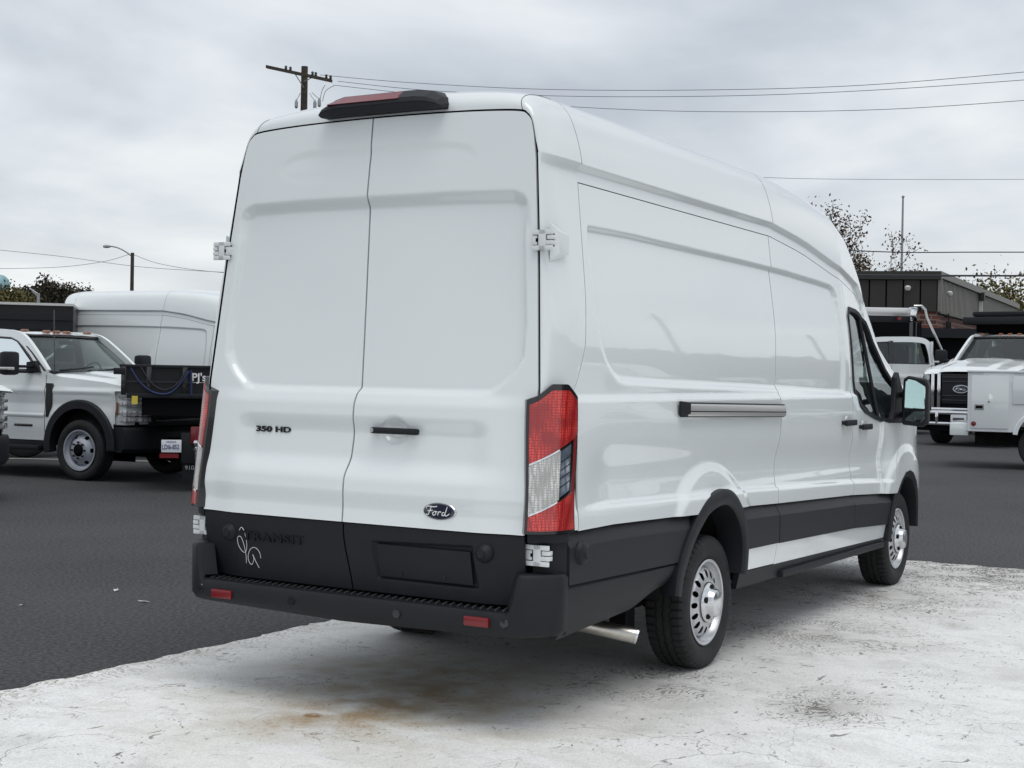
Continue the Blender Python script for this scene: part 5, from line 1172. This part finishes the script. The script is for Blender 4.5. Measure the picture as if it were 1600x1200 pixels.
lb = at(207, 395, 60); sl_ = empty('street_lamp', (lb.x, lb.y, 0), label='tall street lamp with a curved arm over the white van', cat='street lamp')
m = MB(); m.tube([(0, 0, 0), (0, 0, lb.z)], [.10, .075], 10); m.build('pole', 'galvanised', sl_).data.materials[0] = M['wood_pole']
m = MB(); l0 = Vector((lb.x, lb.y, 0)); m.tube(crv([at(207, 401, 60)-l0, at(196, 393, 60)-l0, at(184, 387, 60)-l0, at(172, 384.5, 60)-l0], 5), .035, 6); m.build('lamp_arm', 'galvanised', sl_)
m = MB(); p = at(167, 385, 60)-l0; e_ = (at(180, 385, 60)-at(160, 385, 60)).normalized(); loft(m, [[tuple(p+e_*x+Vector((0, 0, z*s))) if k else tuple(p+e_*x+Vector((0, 0, z*s)))+() for k, z in enumerate((-.07, 0, .06, 0))] for x, s in ((-.1, .2), (.02, 1), (.2, .8), (.3, .3))])
m = MB(); m.lathe([(0, -.17), (.06, -.15), (.09, -.05), (.08, .08), (.04, .17), (0, .18)], 12, 'x'); m.v = [tuple(p+e_*v[0]+Vector((v[1]*.4, v[1]*.4, v[2]*.8))) for v in m.v]; m.build('lamp_head', 'galvanised', sl_)
lb = at(60, 458, 110); sl2 = empty('street_lamp', (lb.x, lb.y, 0), label='distant grey double-arm street lamp in front of the far trees', cat='street lamp'); l0 = Vector((lb.x, lb.y, 0))
m = MB(); m.tube([(0, 0, 0), (0, 0, lb.z)], .11, 8); m.build('pole', 'galvanised', sl2); m = MB(); m.tube([at(60, 460, 110)-l0, at(47, 451, 110)-l0], .07, 6); m.tube([at(60, 464, 110)-l0, at(50, 455, 110)-l0], .05, 6); m.build('lamp_arm', 'galvanised', sl2)
fp = at(1411, 309, 70); fl = empty('flagpole', (fp.x, fp.y, 0), label='bare grey flagpole with ball finial beyond the building', cat='flagpole')
m = MB(); m.tube([(0, 0, 0), (0, 0, fp.z)], [.09, .045], 10); m.build('pole', 'galvanised', fl); m = MB(); m.lathe([(0, -.09), (.09, 0), (0, .09)], 12, 'z', (0, 0, fp.z+.05)); m.build('finial', 'galvanised', fl)
# water tower
tp = at(0, 447, 420); wt = empty('water_tower', (tp.x, tp.y, 0), label='pale blue spherical water tower at the far left edge', cat='water tower')
m = MB(); R_ = 2.9; m.lathe([(R_*math.cos(a), R_*math.sin(a)*1.15) for a in [-PI/2+PI*i/24 for i in range(25)]], 40, 'z', (0, 0, tp.z)); m.build('tank', 'tank_blue', wt, angle=60)
m = MB(); m.lathe([(1.2, 0), (.7, 3), (.6, tp.z-4), (1.6, tp.z-2.6)], 20, 'z'); m.build('shaft', 'tank_blue', wt)

# ================================================================== TREES
def leafm(name, a, b, tr=.25):
    m = bpy.data.materials.new(name); m.use_nodes = True; t = m.node_tree; bs = t.nodes['Principled BSDF']
    oi = t.nodes.new('ShaderNodeNewGeometry'); mx = t.nodes.new('ShaderNodeMix'); mx.data_type = 'RGBA'
    t.links.new(oi.outputs['Random Per Island'], mx.inputs[0]); mx.inputs[6].default_value = (*a, 1); mx.inputs[7].default_value = (*b, 1)
    t.links.new(mx.outputs[2], bs.inputs['Base Color']); bs.inputs['Roughness'].default_value = .6; bs.inputs['Specular IOR Level'].default_value = .2; M[name] = m
leafm('leaf_dark', (.022, .026, .018), (.055, .042, .026)); leafm('leaf_olive', (.075, .085, .03), (.17, .13, .05)); leafm('leaf_autumn', (.14, .095, .045), (.065, .042, .028))
def leaves(pts, size, rnd):
    n = len(pts); P = np.array(pts); v = rng.normal(size=(n, 3)); v /= np.linalg.norm(v, axis=1)[:, None]; w = rng.normal(size=(n, 3)); w -= (w*v).sum(1)[:, None]*v; w /= np.linalg.norm(w, axis=1)[:, None]
    s = size*rng.uniform(.6, 1.4, n)[:, None]; a = P+v*s; b = P+w*s*.55; c = P-v*s; d = P-w*s*.55
    V = np.stack([a, b, c, d], 1).reshape(-1, 3); m = MB(); m.v = V.tolist(); m.f = [(4*i, 4*i+1, 4*i+2, 4*i+3) for i in range(n)]; return m
def tree(x, y, h, cr, material, label, group=None, nleaf=5000, leaf=.12, name='tree', sparse=False, seed=1, base=.35):
    rnd = random.Random(seed); root = empty(name, (x, y, 0), label=label, cat='tree', group=group)
    m = MB(); tips = []
    def grow(p, d, ln, r, lv):
        q = [p]; 
        for i in range(3):
            d = (d+Vector((rnd.gauss(0, .13), rnd.gauss(0, .13), rnd.gauss(.03, .06)))).normalized(); q.append(q[-1]+d*ln/3)
        m.tube(q, [r, r*.85, r*.7, r*.55], 6 if lv < 2 else 4, cap=False)
        if lv >= 2: tips.extend(q[1:])
        if lv < (4 if sparse else 3):
            for k in range(rnd.choice((3, 4, 4)) if lv else 6):
                a = rnd.uniform(0, 2*PI); sp_ = rnd.uniform(.45, .95); o = d.orthogonal().normalized(); o = Matrix.Rotation(a, 3, d) @ o
                grow(q[rnd.choice((1, 2, 3, 3))], (d*math.cos(sp_)+o*math.sin(sp_)+Vector((0, 0, .12))).normalized(), ln*rnd.uniform(.55, .75), r*.5, lv+1)
    grow(Vector((0, 0, 0)), Vector((0, 0, 1)), h*.46, h*.022, 0); m.build('trunk', 'bark', root)
    pts = []
    T = np.array([tuple(t) for t in tips]); idx = rng.integers(0, len(T), nleaf); pts = T[idx]+rng.normal(size=(nleaf, 3))*cr
    leaves(pts, leaf, rnd).build('crown', material, root, smooth=False, mirror_fix=False)
    return root
p = at(1316, 500, 62); tree(p.x, p.y, 7.9, .17, 'leaf_autumn', 'thin half-bare autumn tree beside the van front roof', nleaf=9000, leaf=.065, sparse=True, seed=6)
p = at(1352, 500, 66); tree(p.x, p.y, 5.1, .22, 'leaf_autumn', 'low sparse bush-like tree just above the brown building roof', nleaf=5200, leaf=.065, sparse=True, seed=9)
p = at(1590, 500, 84); tree(p.x, p.y, 7.0, .75, 'leaf_olive', 'yellow-green tree beyond the far right end of the building', nleaf=15000, leaf=.11, seed=4)
# far wood on the left, single crowns one can tell apart
for i, (px, py, d, mt_, lab) in enumerate([(22, 447, 170, 'leaf_dark', 'dark round tree right beside the water tower'), (50, 444, 172, 'leaf_dark', 'dark tree behind the small street lamp'), (66, 446, 168, 'leaf_dark', 'brownish tree right of the small street lamp'),
        (88, 444, 170, 'leaf_dark', 'dark tree beside the white van roof, left one of two'), (101, 441, 172, 'leaf_dark', 'tallest dark tree above the rear of the white van'), (112, 444, 171, 'leaf_dark', 'dark tree peeking over the white van roof'),
        (6, 462, 150, 'leaf_olive', 'yellow-green tree below the water tower'), (27, 464, 150, 'leaf_olive', 'yellow-olive tree in front of the dark wood'), (85, 466, 150, 'leaf_olive', 'olive tree low beside the white van'), (128, 452, 172, 'leaf_dark', 'dark tree hidden mostly by the white van roof'), (-25, 452, 172, 'leaf_dark', 'dark tree cut off by the left edge')]):
    q = at(px, py, d); hgt = q.z; tree(q.x, q.y, hgt*.97, .5, mt_, lab, group='far trees at the left of the lot', nleaf=11000, leaf=.20, seed=20+i)
m = MB(); pts = []
for i in range(30000):
    px = rng.uniform(-260, 330); d = rng.uniform(176, 190); q = at(px, 470, d); zt = (8.8+1.3*noise.noise(Vector((px*.03, 0, 0)))+.8*noise.noise(Vector((px*.11, 3, 0)))); pts.append((q.x, q.y, rng.uniform(0, 1)**.7*zt))
leaves(pts, .26, random).build('far_wood', 'leaf_dark', smooth=False, mirror_fix=False); tag(bpy.data.objects['far_wood'], 'far dark wood closing the lot on the left', kind='stuff')

# ---- the lot to the right of the camera's view, mirrored in the van's paint
refresh_kids()
pts = []
for i in range(40000):
    x = rng.uniform(10, 230); y = -42-rng.uniform(0, 5)-.05*x; zt = 9.0+3.0*noise.noise(Vector((x*.12, 1, 0)))+1.0*noise.noise(Vector((x*.5, 3, 0))); pts.append((x, y, rng.uniform(0, 1)**.8*zt))
tag(leaves(pts, .6, random).build('roadside_wood', 'leaf_dark', smooth=False, mirror_fix=False), 'row of trees across the lot, seen mirrored in the van side', kind='stuff')
for i, (x, y, h) in enumerate(((36, -14.5, 84), (43.5, -14.8, 60), (52, -15.5, 88))):
    c = copy_tree(pick); c.location = (x, y, 0); c.rotation_euler = (0, 0, math.radians(h))
    c['label'] = ('white pickup mirrored in the rear of the van side', 'white pickup mirrored in the sliding door', 'white pickup mirrored in the front door')[i]; c['group'] = 'pickups mirrored in the van side'
c = copy_tree(van2); c.location = (27, -17.0, 0); c.rotation_euler = (0, 0, math.radians(95)); c['label'] = 'white high-roof van across the lot, mirrored in the van side'
q = empty('utility_pole', (62, -27, 0), label='tall wooden pole across the lot, mirrored in the sliding door', cat='utility pole'); m = MB(); m.tube([(0, 0, 0), (0, 0, 12)], .16, 10); m.build('pole', 'wood_pole', q); bx(q, 'crossarm', 'wood_pole', -1.2, 1.2, -.06, .06, 11.2, 11.35)
q = empty('utility_pole', (95, -30, 0), label='farther wooden pole across the lot, mirrored in the front door', cat='utility pole'); m = MB(); m.tube([(0, 0, 0), (0, 0, 12)], .16, 10); m.build('pole', 'wood_pole', q); bx(q, 'crossarm', 'wood_pole', -1.2, 1.2, -.06, .06, 11.2, 11.35)

# small pale scraps and leaves lying on the asphalt
for i, (px, py, lab) in enumerate(((181, 921, 'pale leaf on the asphalt left of the van, largest of three'), (227, 939, 'pale leaf on the asphalt nearest the van bumper'), (36, 944, 'tiny pale leaf on the asphalt near the left edge'))):
    r_ = fw+r2*((px-800)/FPX)-u2*((py-600)/FPX); q = CAMP+r_*((.012-CAMP.z)/r_.z); s_ = (.045, .04, .028)[i]
    m = MB(); m.add([(-s_, 0, 0), (0, -s_*.4, .004), (s_, 0, .002), (0, s_*.4, .008), (s_*1.4, .002, .01)], [(0, 1, 2), (0, 2, 3), (1, 4, 2)])
    o = m.build('leaf_scrap', 'light_line', smooth=False); o.location = (q.x, q.y, .006); o.rotation_euler = (0, 0, .6+i*1.3); tag(o, lab, 'leaf', 'pale leaves on the asphalt')
bpy.data.objects['model_badge']['kind'] = 'stuff'
